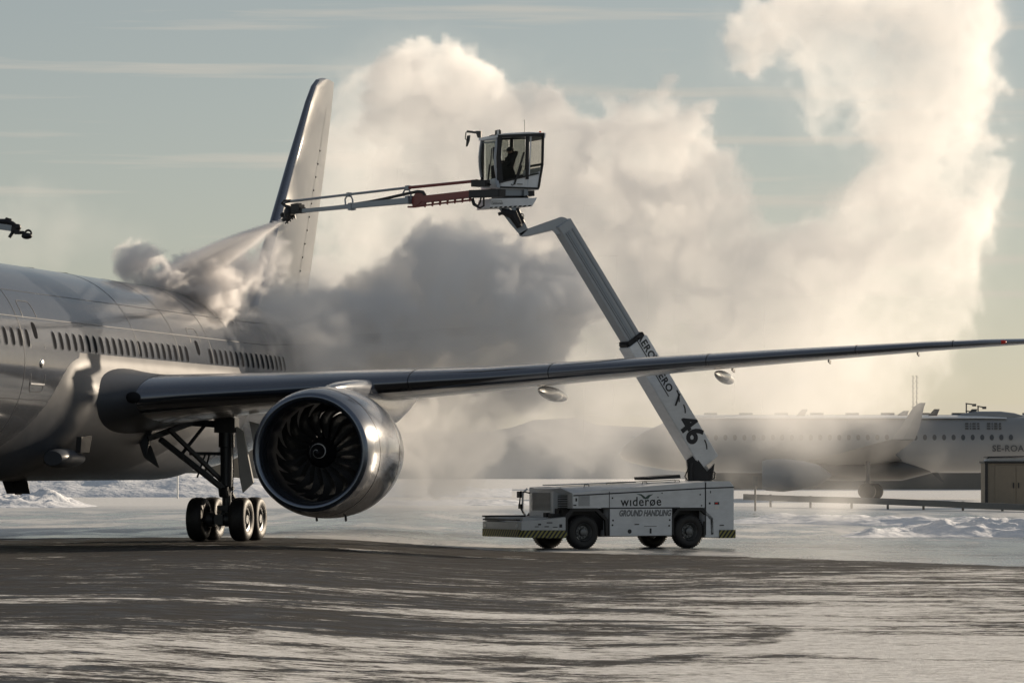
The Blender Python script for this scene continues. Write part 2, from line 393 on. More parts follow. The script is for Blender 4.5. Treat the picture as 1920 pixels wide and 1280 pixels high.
def wing(sx, name):
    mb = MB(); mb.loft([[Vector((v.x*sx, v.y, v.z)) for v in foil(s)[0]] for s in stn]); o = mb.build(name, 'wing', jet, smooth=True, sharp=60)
    # polished leading edge skin, 4 mm proud
    mb = MB(); rg = []
    for s in stn[4:]:
        f_, n = foil(s); k0 = n-9; pts = f_[k0:n+5]; cx = Vector((s[0], s[1]+.2*s[3], s[2]))
        rg.append([Vector((v.x*sx, v.y, v.z))+((v-cx).normalized()*.004 if True else 0)*1 for v in pts])
    mb.loft(rg, False, closed=False); e = mb.build('leading_edge', 'edge', o, smooth=True, sharp=60)
    return o
wing_l = wing(1, 'wing'); wing_r = wing(-1, 'wing')
# joints between the slats
for x in (10.9, 14.6, 18.9, 23.1, 25.9):
    s = wing_at(x); b2 = MB(); rg = []
    for dx in (-.02, .02):
        f_, n = foil((x+dx,)+s[1:]); pts = f_[n-9:n+5]; cx = Vector((x, s[1]+.2*s[3], s[2]))
        rg.append([v+(v-cx).normalized()*.008 for v in pts])
    b2.loft(rg, False, closed=False); b2.build('slat_joint', 'dark', wing_l, smooth=True)
# flap track fairings under the trailing edge
for x, ln, wd, dp in ((13.9, 4.4, .21, .29), (18.9, 3.6, .18, .25)):
    s = wing_at(x); y0 = s[1]+s[3]*.40; z0 = s[2]-s[3]*.045; b2 = MB(); rg = []
    for k in range(19):
        u = k/18; r = max(.02, (math.sin(math.pi*min(1, u*1.0))**.55)); e = u
        rg.append([Vector((x+wd*r*math.cos(t), y0+ln*u, z0-.12-.18*u+dp*r*.75*math.sin(t))) for t in [2*math.pi*q/20 for q in range(20)]])
    b2.loft(rg); b2.build('flap_fairing', 'wing', wing_l, smooth=True)
b2 = MB(); s = wing_at(27.35); b2.ball((27.35, s[1]+.03, s[2]), .08, 8, (1.6, 1, .8)); b2.build('navigation_light', 'redlamp', wing_l, smooth=True)
for x in (19.0, 21.9, 24.6):     # static wicks and little vents on the rear edge
    s = wing_at(x); b2 = MB(); b2.beam((x, s[1]+s[3]*.97, s[2]-.03*s[3]), (x+.02, s[1]+s[3]+.25, s[2]-.03*s[3]-.06), .04, .10); b2.build('static_wick', 'dark', wing_l)

# wing to body fairing: swells off the belly, its front edge raked back from keel to wing
mb = MB(); rg = []
for y in np.linspace(-16.5, 11.0, 80):
    ring = []
    for k in range(91):
        t = -187.+194.*k/90; e = min(abs(t+90)/95., 1.0)            # 0 at the keel, 1 above the wing root
        yf = -14.2+5.0*e**.8; A = .24+.50*math.sin(math.pi*min(1, e*1.12)*.9)**1.3*(1-.25*e)-.30*sstep(e, .80, 1.)
        off = A*sstep(y, yf, yf+2.6)*(1-sstep(y, 5.0+1.5*e, 10.5))-.012; a = R(t)
        ring.append(Vector(((RX+off)*math.cos(a), y, ZC+(RZ+off)*math.sin(a))))
    rg.append(ring)
mb.loft(rg, False, closed=False); fair = mb.build('belly_fairing', 'fairing', jet, smooth=True, sharp=70)
# smooth fillet carrying the wing's nose into the body
mb = MB(); rg = []
for k in range(15):
    u = k/14; x = 4.05-2.3*u; g = u**1.7
    s = wing_at(x); s2 = (x, s[1]-.02-1.5*g, s[2]+.06*g, s[3]+.02+1.5*g, s[4]*1.012+.075*g); f_, n = foil(s2); rg.append(f_)
mb.loft(rg, False); mb.build('wing_root_fillet', 'fairing', jet, smooth=True, sharp=70)
b2 = MB(); b2.ball((4.02, -6.53, 4.2), .19, 10, (1.2, .7, .85)); b2.build('landing_light', 'pane', wing_l, smooth=True)
# air intake and vent door on the belly
b2 = MB(); b2.prism([(3.38, -9.35, 2.62), (3.44, -8.75, 2.62), (3.46, -8.55, 3.1), (3.40, -9.3, 3.05)], (-.15, 0, 0)); b2.build('air_intake', 'black', jet)
b2 = MB(); b2.loft([[Vector((3.0+.35*r*math.cos(t), y, 2.45+.26*r*math.sin(t))) for t in [2*math.pi*q/20 for q in range(20)]] for y, r in ((-10.6, .75), (-10.4, 1), (-9.6, 1.05), (-8.9, .9), (-8.4, .6), (-8.1, .12))]); b2.build('intake_pod', 'fairing', jet, smooth=True)
for y, x in ((-11.0, .6), (-7.3, .75)):
    b2 = MB(); b2.prism([(x, y-.26, 1.83), (x, y+.35, 1.83), (x, y+.47, 1.42), (x, y-.02, 1.42)], (.04, 0, 0)); b2.prism([(x-.33, y-.2, 1.83), (x+.42, y-.2, 1.83), (x+.47, y-.1, 1.45), (x-.22, y-.1, 1.45)], (0, .04, 0)); b2.build('belly_antenna', 'black', jet)
b2 = MB(); b2.ball((-.9, -12.4, 1.98), .13, 8); b2.build('beacon', 'redlamp', jet, smooth=True)
for y in (-4.0, -.9):
    b2 = MB(); b2.loft([[Vector((.0+.10*r*math.cos(t), y_, 8.03+.07*r*math.sin(t))) for t in [2*math.pi*q/16 for q in range(16)]] for y_, r in ((y-.7, .15), (y-.3, .8), (y+.35, 1), (y+.45, .6))]); b2.build('roof_antenna', 'black', jet, smooth=True)

# fin and rudder
def fin_sec(z, y0, y1, th):
    c = y1-y0; up, lo = [], []
    for k in range(21):
        u = .5*(1-math.cos(math.pi*k/20)); yt = 5*th*(.2969*math.sqrt(u)-.126*u-.3516*u*u+.2843*u**3-.1036*u**4)*c
        up.append(Vector((yt, y0+u*c, z))); lo.append(Vector((-yt, y0+u*c, z)))
    return up[::-1]+lo[1:-1]
FS = [(6.6, 17.6, 26.4), (7.8, 19.4, 27.1), (10.6, 22.25, 28.65), (13.5, 25.1, 30.1), (15.9, 27.55, 31.2), (16.55, 28.35, 31.45), (16.85, 29.0, 31.55), (16.98, 29.7, 31.6)]
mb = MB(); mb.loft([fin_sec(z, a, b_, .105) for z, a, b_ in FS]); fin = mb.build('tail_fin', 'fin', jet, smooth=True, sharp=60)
mb = MB(); rg = []
for z, a, b_ in FS[:-1]:
    s_ = fin_sec(z, a-.005, b_, .107); rg.append(s_[17:24])
mb.loft(rg, False, closed=False); mb.build('fin_leading_edge', 'edge', fin, smooth=True)
mb = MB(); rg = []
for z, a, b_ in FS[:5]:
    u0 = .70; sec = [v for v in fin_sec(z, a, b_, .105)[:21]]; rg.append([v+Vector((.006, 0, 0)) for v in sec[:9]])
mb.loft(rg, False, closed=False); mb.build('rudder', 'fin', fin, smooth=True)
for z, x_ in ((7.05, 1), (4.05, 1), (6.3, 1)):
    b2 = MB(); vs = []
    for y in np.arange(-29, 26, 1.0):
        a_, h_, c_ = fus(y); zz = c_+(z-ZC)*h_/RZ
        vs.append([Vector((skin(y, zz-.012, .001), y, zz-.012)), Vector((skin(y, zz-.012, .005), y, zz-.012)), Vector((skin(y, zz+.012, .005), y, zz+.012)), Vector((skin(y, zz+.012, .001), y, zz+.012))])
    b2.loft(vs, False); b2.build('lap_joint', 'fairing', jet, smooth=True)
b2 = MB()
for k in range(13):
    z = 7.9+k*.52; y = 26.05+(z-7.8)*.505; zz = (z-6.6)/10; c0 = 26.4-17.6
    for a, b_ in zip(FS, FS[1:]):
        if a[0] <= z <= b_[0]: q = (z-a[0])/(b_[0]-a[0]); y0, y1 = a[1]+(b_[1]-a[1])*q, a[2]+(b_[2]-a[2])*q
    u = .66; c = y1-y0; yt = 5*.105*(.2969*math.sqrt(u)-.126*u-.3516*u*u+.2843*u**3-.1036*u**4)*c
    b2.ball((yt, y0+u*c, z), .038, 6)
b2.build('rudder_hinge', 'black', fin)
for sx in (1, -1):
    b2 = MB(); b2.loft([[Vector((sx*v.z, v.y, 6.55+v.x+abs(v.z)*.11)) for v in fin_sec(x_, a, b_, .1)] for x_, a, b_ in ((.5, 21.8, 27.8), (5, 25.3, 29.2), (9.2, 28.6, 30.6), (9.8, 29.4, 30.8))]); b2.build('tailplane', 'wing', jet, smooth=True)

# engine
def engine(sx):
    C = Vector((9.75*sx, 0, 2.62))
    t = bpy.data.objects.new('engine', None); col.objects.link(t); t.parent = jet
    prof = [(-7.95, 1.37), (-8.15, 1.385), (-8.33, 1.42), (-8.45, 1.475), (-8.5, 1.54), (-8.47, 1.60), (-8.38, 1.655), (-8.2, 1.715), (-7.9, 1.77), (-7.4, 1.825), (-6.8, 1.855), (-6.0, 1.86), (-5.2, 1.81), (-4.4, 1.69), (-3.6, 1.52), (-3.1, 1.40), (-3.12, 1.36), (-4.0, 1.42)]
    mb = MB(); mb.lathe(prof[6:], C, n=96); nac = mb.build('nacelle', 'nacelle', t, smooth=True, sharp=60)
    mb = MB(); mb.lathe(prof[:7], C, n=96); mb.build('inlet_lip', 'lip', t, smooth=True, sharp=80)
    mb = MB(); mb.lathe([(-7.95, 1.37), (-7.6, 1.38), (-7.0, 1.41), (-6.2, 1.42), (-5.0, 1.40)], C, n=64); mb.build('inlet_liner', 'inlet', t, smooth=True)
    mb = MB(); mb.lathe([(-6.3, .46), (-5.6, .7), (-4.4, .94)], C, n=48); mb.build('core_splitter', 'inlet', t, smooth=True)
    for y_, o_ in ((-7.55, .003), (-5.35, .003)):
        r = np.interp(y_, [p[0] for p in prof[6:16]], [p[1] for p in prof[6:16]])
        b2 = MB(); b2.lathe([(y_-.015, r-.01), (y_-.015, r+.005), (y_+.015, r+.005), (y_+.015, r-.01)], C, n=96); b2.build('cowl_joint', 'dark', t, smooth=True)
    for k in range(18):
        a0 = 2*math.pi*k/18; b2 = MB(); fr, bk = [], []
        for i in range(10):
            u = i/9; r = .42+(1.37-.42)*u; sweep = .30*math.sin(u*math.pi)*.6-.22*u*u; tw = R(28+36*u); ch = .34+.16*math.sin(math.pi*min(1, u*.9+.1))
            th = a0+sweep; e = Vector((math.cos(th), 0, math.sin(th))); tn = Vector((-math.sin(th), 0, math.cos(th)))
            dv = tn*math.sin(tw)*ch/2*1.15+Vector((0, 1, 0))*math.cos(tw)*ch/2
            c = C+e*r+Vector((0, -7.02+.10*u, 0)); nrm = dv.cross(e).normalized()*.014*(1.3-u)
            fr.append([c-dv+nrm*.2, c-dv*.3+nrm+tn*.025, c+dv*.4+nrm+tn*.02, c+dv, c+dv*.4-nrm+tn*.02, c-dv*.3-nrm+tn*.025])
        b2.loft(fr); b2.build('fan_blade', 'blade', t, smooth=True, sharp=70)
    sp = MB(); sp.lathe([(-7.75, .001), (-7.72, .05), (-7.6, .14), (-7.4, .26), (-7.2, .36), (-7.0, .44), (-6.7, .46)], C, n=48); spn = sp.build('spinner', 'spinner', t, smooth=True)
    b2 = MB(); a_, b__ = [], []
    for i in range(60):
        u = i/59; th = 1.0+u*2*math.pi*1.45; r = .05+.24*u; yy = np.interp(r, [.001, .05, .14, .26, .36, .44], [-7.75, -7.72, -7.6, -7.4, -7.2, -7.0])-.012
        wd = .010+.018*u*(1 if u < .9 else (1-u)*10)
        r2 = r+wd; y2 = np.interp(r2, [.001, .05, .14, .26, .36, .44], [-7.75, -7.72, -7.6, -7.4, -7.2, -7.0])-.012
        a_.append(C+Vector((r*math.cos(th), yy, r*math.sin(th)))); b__.append(C+Vector((r2*math.cos(th), y2, r2*math.sin(th))))
    b2.loft([a_, b__], False, closed=False); b2.build('spiral_mark', 'mark_white', spn)
    b2 = MB(); b2.lathe([(-4.4, .95), (-3.4, .98), (-2.2, .78), (-1.5, .62), (-1.55, .58), (-2.2, .5)], C, n=48); b2.build('core_cowl', 'lip', t, smooth=True)
    b2 = MB(); b2.lathe([(-2.4, .46), (-1.6, .40), (-.7, .12), (-.55, .01)], C, n=32); b2.build('exhaust_plug', 'dark', t, smooth=True)
    # pylon: from the cowl's crown up and back to the wing
    s = wing_at(9.75); rg = []
    for y_, w_, z0, z1 in ((-6.7, .06, 4.28, 4.44), (-6.1, .20, 4.20, 4.55), (-5.0, .28, 4.0, 4.66), (-3.6, .32, 3.7, 4.74), (-2.3, .33, 3.5, 4.78), (-.6, .33, 3.4, 4.6), (1.2, .28, 3.55, 4.5), (3.0, .16, 3.95, 4.45), (4.2, .03, 4.25, 4.4)):
        rg.append([C+Vector((w_*c*1., y_, 0))+Vector((0, 0, (z0+z1)/2-C.z+(z1-z0)/2*s_)) for c, s_ in [(math.copysign(abs(math.cos(q))**.6, math.cos(q)), math.copysign(abs(math.sin(q))**.6, math.sin(q))) for q in [2*math.pi*j/20 for j in range(20)]]])
    b2 = MB(); b2.loft(rg); b2.build('pylon', 'nacelle', jet, smooth=True)
    b2 = MB(); b2.loft([[C+Vector((-1.62*1+.0*y_, y_, .82+.16*s_*r))+Vector((-.05-.34*c*r, 0, .3*c*r)) for c, s_ in [(math.cos(q), math.sin(q)*.15) for q in [2*math.pi*j/12 for j in range(12)]]] for y_, r in ((-6.6, .05), (-6.1, .8), (-5.5, 1), (-5.2, .7))]); b2.build('strake', 'skin', t, smooth=True)
    for x_ in (-.35, .5):
        b2 = MB(); b2.tube([C+Vector((x_, -6.4, -1.80)), C+Vector((x_, -6.35, -1.93))], .035, 8); b2.build('drain_mast', 'dark', t)
    return t
engine(1); engine(-1)

# main landing gear
def gear(sx):
    t = bpy.data.objects.new('main_gear', None); col.objects.link(t); t.parent = jet
    X = 4.9*sx
    b2 = MB(); b2.tube([(X, 0, .62), (X, 0, 1.0), (X, 0, 1.01), (X, 0, 1.55)], [.17, .17, .14, .14], 18); b2.tube([(X, 0, 1.5), (X, 0, 1.62), (X, 0, 1.63), (X, .0, 2.8), (X, 0, 2.82), (X, 0, 3.9)], [.22, .24, .19, .20, .25, .24], 18)
    b2.box(X-.24, X+.24, -.22, .22, .92, 1.06); b2.box(X-.32, X+.32, -.25, .25, 3.25, 3.7); b2.build('strut', 'gear', t, smooth=True, sharp=35)
    b2 = MB(); b2.beam((X, -.88, .64), (X, .88, .66), .26, .30); b2.box(X-.22, X+.22, -.28, .28, .45, .84); b2.tube([(X-.72, -.73, .64), (X+.72, -.73, .64)], .09, 12); b2.tube([(X-.72, .73, .66), (X+.72, .73, .66)], .09, 12)
    for y_ in (-.73, .73):
        for x_ in (-.28, .28): b2.tube([(X+x_-.1, y_, .65), (X+x_+.1, y_, .65)], .22, 14)
    b2.build('bogie', 'gear', t, smooth=True, sharp=35)
    b2 = MB(); b2.beam((X-.02, -.24, 1.55), (X-1.55*sx, -1.75, 3.05), .17, .15); b2.beam((X, .16, 1.62), (X-1.35*sx, -1.55, 3.35), .13, .12); b2.tube([(X-.02, -.2, 1.35), (X-.02, -.3, 1.62)], .16, 12); b2.build('drag_brace', 'gear', t, bevel=.01)
    b2 = MB(); b2.beam((X-1.9*sx, -1.95, 3.05), (X-.95*sx, -.5, 3.55), .15, .16); b2.beam((X-.95*sx, -.5, 3.55), (X-.2*sx, 0, 3.5), .15, .20); b2.beam((X-.95*sx, -.7, 3.45), (X-.95*sx, -.7, 2.6), .12, .14); b2.beam((X-.95*sx, -.7, 2.62), (X-.15*sx, -.05, 2.62), .10, .10)
    b2.beam((X-1.2*sx, -1.0, 2.5), (X-.55*sx, -.4, 3.5), .09, .09); b2.beam((X-.55*sx, -.4, 2.62), (X-.75*sx, -.6, 1.9), .05, .05); b2.beam((X-.45*sx, -.3, 2.62), (X-.55*sx, -.4, 2.1), .05, .05); b2.build('side_brace', 'gear', t, bevel=.01)
    b2 = MB(); b2.prism([(X-2.15*sx, -2.2, 3.15), (X-1.8*sx, -1.9, 3.35), (X-1.85*sx, -1.9, 2.9), (X-1.62*sx, -1.75, 2.2), (X-1.95*sx, -2.1, 2.5)], (.03, .05, 0)); b2.build('brace_fairing', 'gear', t)
    b2 = MB(); b2.beam((X+.05, .22, 1.45), (X+.10, .62, 1.15), .16, .07); b2.beam((X+.10, .62, 1.15), (X+.05, .22, .85), .16, .07); b2.build('torque_link', 'gear', t)
    b2 = MB(); b2.prism([(X+.30*sx, -.1, 3.45), (X+.52*sx, -.05, 3.3), (X+.80*sx, .1, 1.75), (X+.48*sx, .05, 1.45), (X+.40*sx, 0, 1.9)], (.02, .05, 0)); b2.prism([(X+.62*sx, .3, 3.6), (X+.95*sx, .4, 3.5), (X+.95*sx, .4, 2.7), (X+.78*sx, .3, 2.75)], (.02, .05, 0)); b2.build('gear_door', 'door', t)
    for hx in (.16, .24):
        b2 = MB(); b2.tube([(X+hx, -.2, 3.2), (X+hx+.03, -.22, 2.2), (X+hx, -.22, 1.2), (X+hx-.05, -.3, .8)], .018, 6); b2.build('hydraulic_hose', 'hose', t)
    for y_ in (-.73, .73):
        for s in (-1, 1):
            xw = X+s*.66; zc = .655
            b2 = MB(); b2.lathe([(-.20, .36), (-.245, .42), (-.255, .50), (-.235, .58), (-.18, .635), (-.08, .655), (.08, .655), (.18, .635), (.235, .58), (.255, .50), (.245, .42), (.20, .36)], (xw, y_, zc), (1, 0, 0), 48); wh = b2.build('wheel', 'tyre', t, smooth=True, sharp=80)
            wh['part_note'] = 'tyre and rim'
            b2 = MB(); b2.lathe([(.13*s, .37), (.19*s, .36), (.17*s, .30), (.10*s, .26), (.10*s, .15), (.20*s, .13), (.20*s, .001)], (xw, y_, zc), (1, 0, 0), 32); b2.lathe([(-.19*s, .37), (-.1*s, .28), (-.1*s, .01)], (xw, y_, zc), (1, 0, 0), 24); b2.build('wheel_rim', 'hub', t, smooth=True)
    return t
gear(1); gear(-1)

# ------------------------------------------------------------------ the de-icing truck
TH = R(28); TZ = ground_z(3.07, 123.1)
truck = thing('deicing_truck', 'low white de-icing truck with raised boom, operator cab and long spray arm', 'truck', (3.07, 123.1, TZ), R(208))
TI = inv_of(truck)
HB = 1.30
def TB(name, m, build, bevel=.0, smooth=False, parent=None):
    b_ = MB(); build(b_); return b_.build(name, m, parent or truck, smooth=smooth, bevel=bevel)
# upper body: a hull with shoulders, tapering down towards the front
def hull(b_):
    rg = []
    for a, zt, ze in ((2.30, 1.92, 1.74), (1.4, 1.96, 1.82), (0, 2.02, 1.92), (-1.5, 2.08, 2.02), (-2.78, 2.13, 2.10)):
        rg.append([Vector((a, y, z)) for y, z in ((-HB, 1.28), (-HB, ze), (-.95, zt), (.95, zt), (HB, ze), (HB, 1.28))])
    rg[0] = [Vector((2.02 if abs(v.y) > 1.2 else 2.28, v.y if abs(v.y) < 1.2 else v.y, v.z)) for v in rg[0]]
    rg.insert(0, [Vector((2.36 if abs(v.y) < 1.2 else 2.0, v.y*.45 if abs(v.y) < 1.2 else v.y*.46, v.z-.04 if v.z > 1.5 else v.z)) for v in rg[0]])
    b_.loft(rg)
body = TB('body', 'white', hull, .015)
TB('rear_body', 'white', lambda b_: (b_.prism([(-2.80, -HB-.004, .33), (-2.80, -HB-.004, 2.12), (-3.72, -HB-.004, 2.12), (-3.86, -HB-.004, 1.95), (-3.86, -HB-.004, .33)], (0, 2*HB+.008, 0))), .02)
TB('side_panel', 'white', lambda b_: b_.box(-1.57, .70, -HB, HB, .41, 1.278), .012)
TB('chassis', 'black', lambda b_: (b_.box(-3.6, 2.2, -.72, .72, .38, 1.27), b_.box(-2.80, 2.15, -.9, .9, .6, 1.26), b_.box(2.2, 3.4, -.72, .72, .4, .8)))
TB('hood', 'white', lambda b_: b_.prism([(2.25, -1.15, 1.0), (2.25, -1.15, 1.93), (1.95, -1.15, 1.96), (1.95, -1.15, 1.0)], (0, 1.6, 0)), .015)
TB('front_deck', 'dirty', lambda b_: (b_.prism([(2.2, -HB, .60), (2.2, -HB, 1.02), (3.84, -HB, .86), (3.84, -HB, .60)], (0, 2*HB, 0)), b_.box(2.25, 3.78, -1.28, -.35, .88, 1.0), b_.box(2.6, 3.5, .2, .75, .8, .99)), .012)
TB('deck_rail', 'dark', lambda b_: (b_.box(2.4, 3.86, -1.29, -1.1, 1.0, 1.05), b_.box(3.72, 3.86, -1.25, 1.0, .9, .95), b_.box(2.25, 2.6, .75, .95, .98, 1.12), b_.box(2.3, 2.42, .1, .3, 1.0, 1.14)))
TB('front_bumper', 'stripes', lambda b_: b_.prism([(2.24, -HB-.02, .36), (2.24, HB+.02, .36), (3.75, HB+.02, .38), (3.90, HB-.1, .40), (3.90, -HB+.1, .40), (3.75, -HB-.02, .38)], (0, 0, .23)))
TB('rear_bumper', 'stripes', lambda b_: b_.box(-3.90, -3.30, -HB-.03, HB+.03, .31, .57))
TB('rear_lamp_box', 'dark', lambda b_: b_.box(-3.93, -3.88, -1.1, 1.1, 1.9, 1.96))
for a, b_ in ((1.86, .55),):
    def grl(mb, y0=-1.05, y1=.38):
        for k in range(15): mb.box(2.262, 2.285, y0+.12, y1-.1, 1.22+k*.037, 1.236+k*.037)
    TB('front_grille', 'letter_grey', grl)
def side_grl(mb):
    for k in range(9): mb.prism([(2.225, .72, 1.22+k*.055), (2.225, .72, 1.25+k*.055), (2.11, 1.12, 1.25+k*.055), (2.11, 1.12, 1.22+k*.055)], (.02, .01, 0))
TB('corner_grille', 'dark', side_grl)
def vent(mb):
    for k in range(11): mb.box(1.42, 1.82, HB-.01, HB+.012, 1.36+k*.032, 1.374+k*.032)
TB('side_vent', 'letter_grey', vent)
TB('mirror', 'dark', lambda b_: (b_.tube([(2.3, -1.0, 1.75), (2.5, -1.25, 1.8), (2.52, -1.3, 1.35), (2.4, -1.25, 1.1)], .025, 6), b_.box(2.48, 2.56, -1.4, -1.2, 1.6, 1.8), b_.box(2.46, 2.53, -1.36, -1.2, 1.25, 1.4)))
TB('access_ladder', 'white', lambda b_: b_.tube([(2.3, -1.28, 1.0), (2.42, -1.28, 1.2), (2.40, -1.28, 1.75), (2.25, -1.28, 1.88)], .04, 8))
# trim lines, doors, small fittings on the near side
def trims(b_):
    b_.prism([(2.0, HB-.01, 1.66), (2.0, HB-.01, 1.70), (-2.80, HB-.01, 1.92), (-2.80, HB-.01, 1.88)], (0, .014, 0))
    b_.prism([(-2.80, HB-.01, 1.88), (-2.80, HB-.01, 1.92), (-3.86, HB-.01, 1.95), (-3.86, HB-.01, 1.91)], (0, .02, 0))
    b_.box(-1.85, 1.0, HB-.01, HB+.006, 1.262, 1.302)
    b_.box(.70, .722, HB-.02, HB+.006, .42, 1.80); b_.box(-2.815, -2.79, HB-.02, HB+.01, .42, 2.08)
    b_.box(-1.0, -.55, HB-.01, HB+.006, .70, .715)
TB('trim_line', 'letter', trims)
for a, z, r in ((.60, 1.60, .028), (-1.05, 1.62, .02), (-2.6, 1.70, .025), (-2.65, 1.35, .025), (.58, .90, .03), (-1.48, .90, .03), (.60, .75, .03), (-.02, .55, .07), (-1.46, .72, .03), (-1.2, 1.75, .02)):
    TB('panel_latch', 'letter', lambda b_: b_.lathe([(0, r), (.012, r), (.012, .001)], (a, HB-.002, z), (0, 1, 0), 12))
for a, z, w_, h_ in ((-.28, .77, .16, .03), (-.78, .56, .06, .16), (1.9, 1.55, .05, .10), (1.95, 1.38, .1, .04), (-2.95, 1.42, .06, .06), (-3.05, .46, .05, .05), (-3.4, .72, .16, .03), (-2.98, 1.78, .03, .07), (3.3, .72, .14, .02), (2.95, .72, .14, .03), (2.65, .7, .16, .02), (2.45, .74, .09, .10), (3.2, .79, .1, .05), (2.85, .84, .2, .03), (-3.21, 1.42, .18, .08)):
    TB('side_plate', 'letter', lambda b_: b_.box(a-w_/2, a+w_/2, HB-.01, HB+.014, z-h_/2, z+h_/2))
TB('warning_label', 'mark_white', lambda b_: (b_.box(-3.29, -3.14, HB-.01, HB+.012, 1.24, 1.34), b_.box(2.55, 2.75, HB-.01, HB+.012, .63, .66)))
TB('red_label', 'redlamp', lambda b_: b_.box(-3.24, -3.15, HB-.01, HB+.02, 1.395, 1.445))
TB('rear_step', 'steel', lambda b_: b_.box(-2.83, -2.77, HB-.1, HB-.02, .35, .85))
for a in (1.35, -.75, -1.95):
    z = 1.92+.0+(-a+1.4)*.04; TB('roof_handle', 'steel', lambda b_: b_.tube([(a+.10, .98, z), (a+.07, .98, z+.10), (a-.07, .98, z+.10), (a-.10, .98, z)], .014, 6))
TB('roof_rail', 'steel', lambda b_: b_.tube([(.3, .4, 2.02), (.3, .4, 2.07), (-2.2, .4, 2.16), (-2.2, .4, 2.08)], .015, 6))
TB('roof_flap', 'dark', lambda b_: b_.prism([(-1.15, -.35, 2.16), (-1.12, -.35, 2.25), (-2.3, -.35, 2.33), (-2.33, -.35, 2.22)], (0, .9, 0)))
TB('roof_walkway', 'arm', lambda b_: b_.prism([(1.9, -.9, 1.985), (-1.0, -.9, 2.08), (-1.0, -.9, 2.11), (1.9, -.9, 2.015)], (0, .9, 0)))
TB('headlamp', 'mark_white', lambda b_: (b_.lathe([(0, .07), (.03, .06), (.05, .001)], (3.84, -1.08, .74), (1, 0, 0), 14), b_.lathe([(0, .07), (.03, .06), (.05, .001)], (3.84, 1.02, .74), (1, 0, 0), 14)))
# wheel arches: black angular frames round each near wheel
def arch(b_, a0, side):
    y0 = side*(HB+.004); o = (0, -side*.10, 0)
    P_ = [(a0+.68, .42), (a0+.68, 1.02), (a0+.44, 1.285), (a0-.46, 1.285), (a0-.84, .95), (a0-.86, .42)]
    Q_ = [(a0+.60, .42), (a0+.60, .95), (a0+.40, 1.19), (a0-.40, 1.19), (a0-.74, .90), (a0-.76, .42)]
    for (p1, p2), (q1, q2) in zip(zip(P_, P_[1:]), zip(Q_, Q_[1:])):
        b_.prism([(p1[0], y0, p1[1]), (p2[0], y0, p2[1]), (q2[0], y0, q2[1]), (q1[0], y0, q1[1])], o)
for a0 in (1.595, -2.24):
    for s in (1, -1): TB('wheel_arch', 'black', lambda b_: arch(b_, a0, s))
for a0 in (1.595, -2.24):
    for s in (1, -1):
        wt_ = bpy.data.objects.new('wheel', None); col.objects.link(wt_); wt_.parent = truck; yc = s*1.10
        b2 = MB(); b2.lathe([(-.13, .28), (-.165, .32), (-.175, .42), (-.15, .50), (-.10, .535), (.10, .535), (.15, .50), (.175, .42), (.165, .32), (.13, .28)], (a0, yc, .535), (0, 1, 0), 44)
        for q in range(44):
            th = 2*math.pi*q/44
            for yy in (-.11, .04): b2.box(a0-.012, a0+.012, yc+yy, yc+yy+.07, .535+.525, .535+.549, Matrix.Rotation(th, 3, 'Y'), (a0, yc, .535))
        b2.build('tyre', 'tyre', wt_, smooth=True, sharp=50)
        b2 = MB(); b2.lathe([(.15*s, .285), (.165*s, .27), (.12*s, .24), (.04*s, .20), (.04*s, .13), (.13*s, .11), (.15*s, .06), (.15*s, .001)], (a0, yc, .535), (0, 1, 0), 32)
        for q in range(10): th = 2*math.pi*q/10; b2.lathe([(.03*s, .022), (.09*s, .02), (.09*s, .001)], (a0+.165*math.cos(th), yc, .535+.165*math.sin(th)), (0, 1, 0), 8)
        b2.build('rim', 'hub', wt_, smooth=True, sharp=50)
# writing on the near side
lt = lettering
lt('airline_lettering', 'w\u0131der\u00f8e', 'letter', truck, (.30, HB+.003, 1.345), (-1, 0, .012), (0, 0, 1), .405, .008, .004, 0, space=1.10)
lt('slogan_lettering', 'GROUND HANDLING', 'letter_grey', truck, (.37, HB+.003, 1.035), (-1, 0, 0), (0, 0, 1), .262, .008, .009, .28, space=.99, xs=.735)
def bird(b_):
    for pts in ([(-.34, 1.71), (-.16, 1.70), (-.06, 1.64), (0, 1.59), (0, 1.54), (-.08, 1.56), (-.16, 1.65)], [(0, 1.54), (0, 1.60), (.10, 1.67), (.28, 1.70), (.16, 1.63), (.10, 1.56)]):
        b_.prism([(-.60-q[0], HB+.002, q[1]+.02) for q in pts], (0, .008, 0))
TB('bird_emblem', 'green', bird)

# boom, given in world points and then carried into the truck's own frame
def bd(px, py):
    k = (880-py)/468.; return P(px, py, 125.0-2.4*k)
def WB(name, m, build, bevel=0., smooth=False, parent=None):
    b_ = MB(); build(b_); return b_.build(name, m, parent or truck, smooth=smooth, bevel=bevel, inv=TI)
b0, b1 = bd(1318, 862), bd(1186, 640); e1 = bd(1052, 418)
bdir = (e1-b0).normalized(); bside = bdir.cross(Vector((0, 0, 1))).normalized()
if bside.y > 0: bside = -bside              # towards the camera
bup = bside.cross(bdir).normalized()
if bup.x < 0: bup = -bup
def bbox(b_, a, b__, wu, ws, du=0.):
    a, b__ = a+bup*du, b__+bup*du; vs = []
    for p in (a, b__): vs += [p+bup*wu/2+bside*ws/2, p-bup*wu/2+bside*ws/2, p-bup*wu/2-bside*ws/2, p+bup*wu/2-bside*ws/2]
    b_.add(vs, [(3, 2, 1, 0), (4, 5, 6, 7), (0, 1, 5, 4), (1, 2, 6, 5), (2, 3, 7, 6), (3, 0, 4, 7)])
outer = WB('outer_boom', 'white', lambda b_: bbox(b_, b0-bdir*.1, b1, .76, .74), .02)
WB('boom_collar', 'dark', lambda b_: (bbox(b_, b1-bdir*.02, b1+bdir*.16, .62, .62), bbox(b_, b1, b1+bdir*.12, .74, .5, .0)), .01)
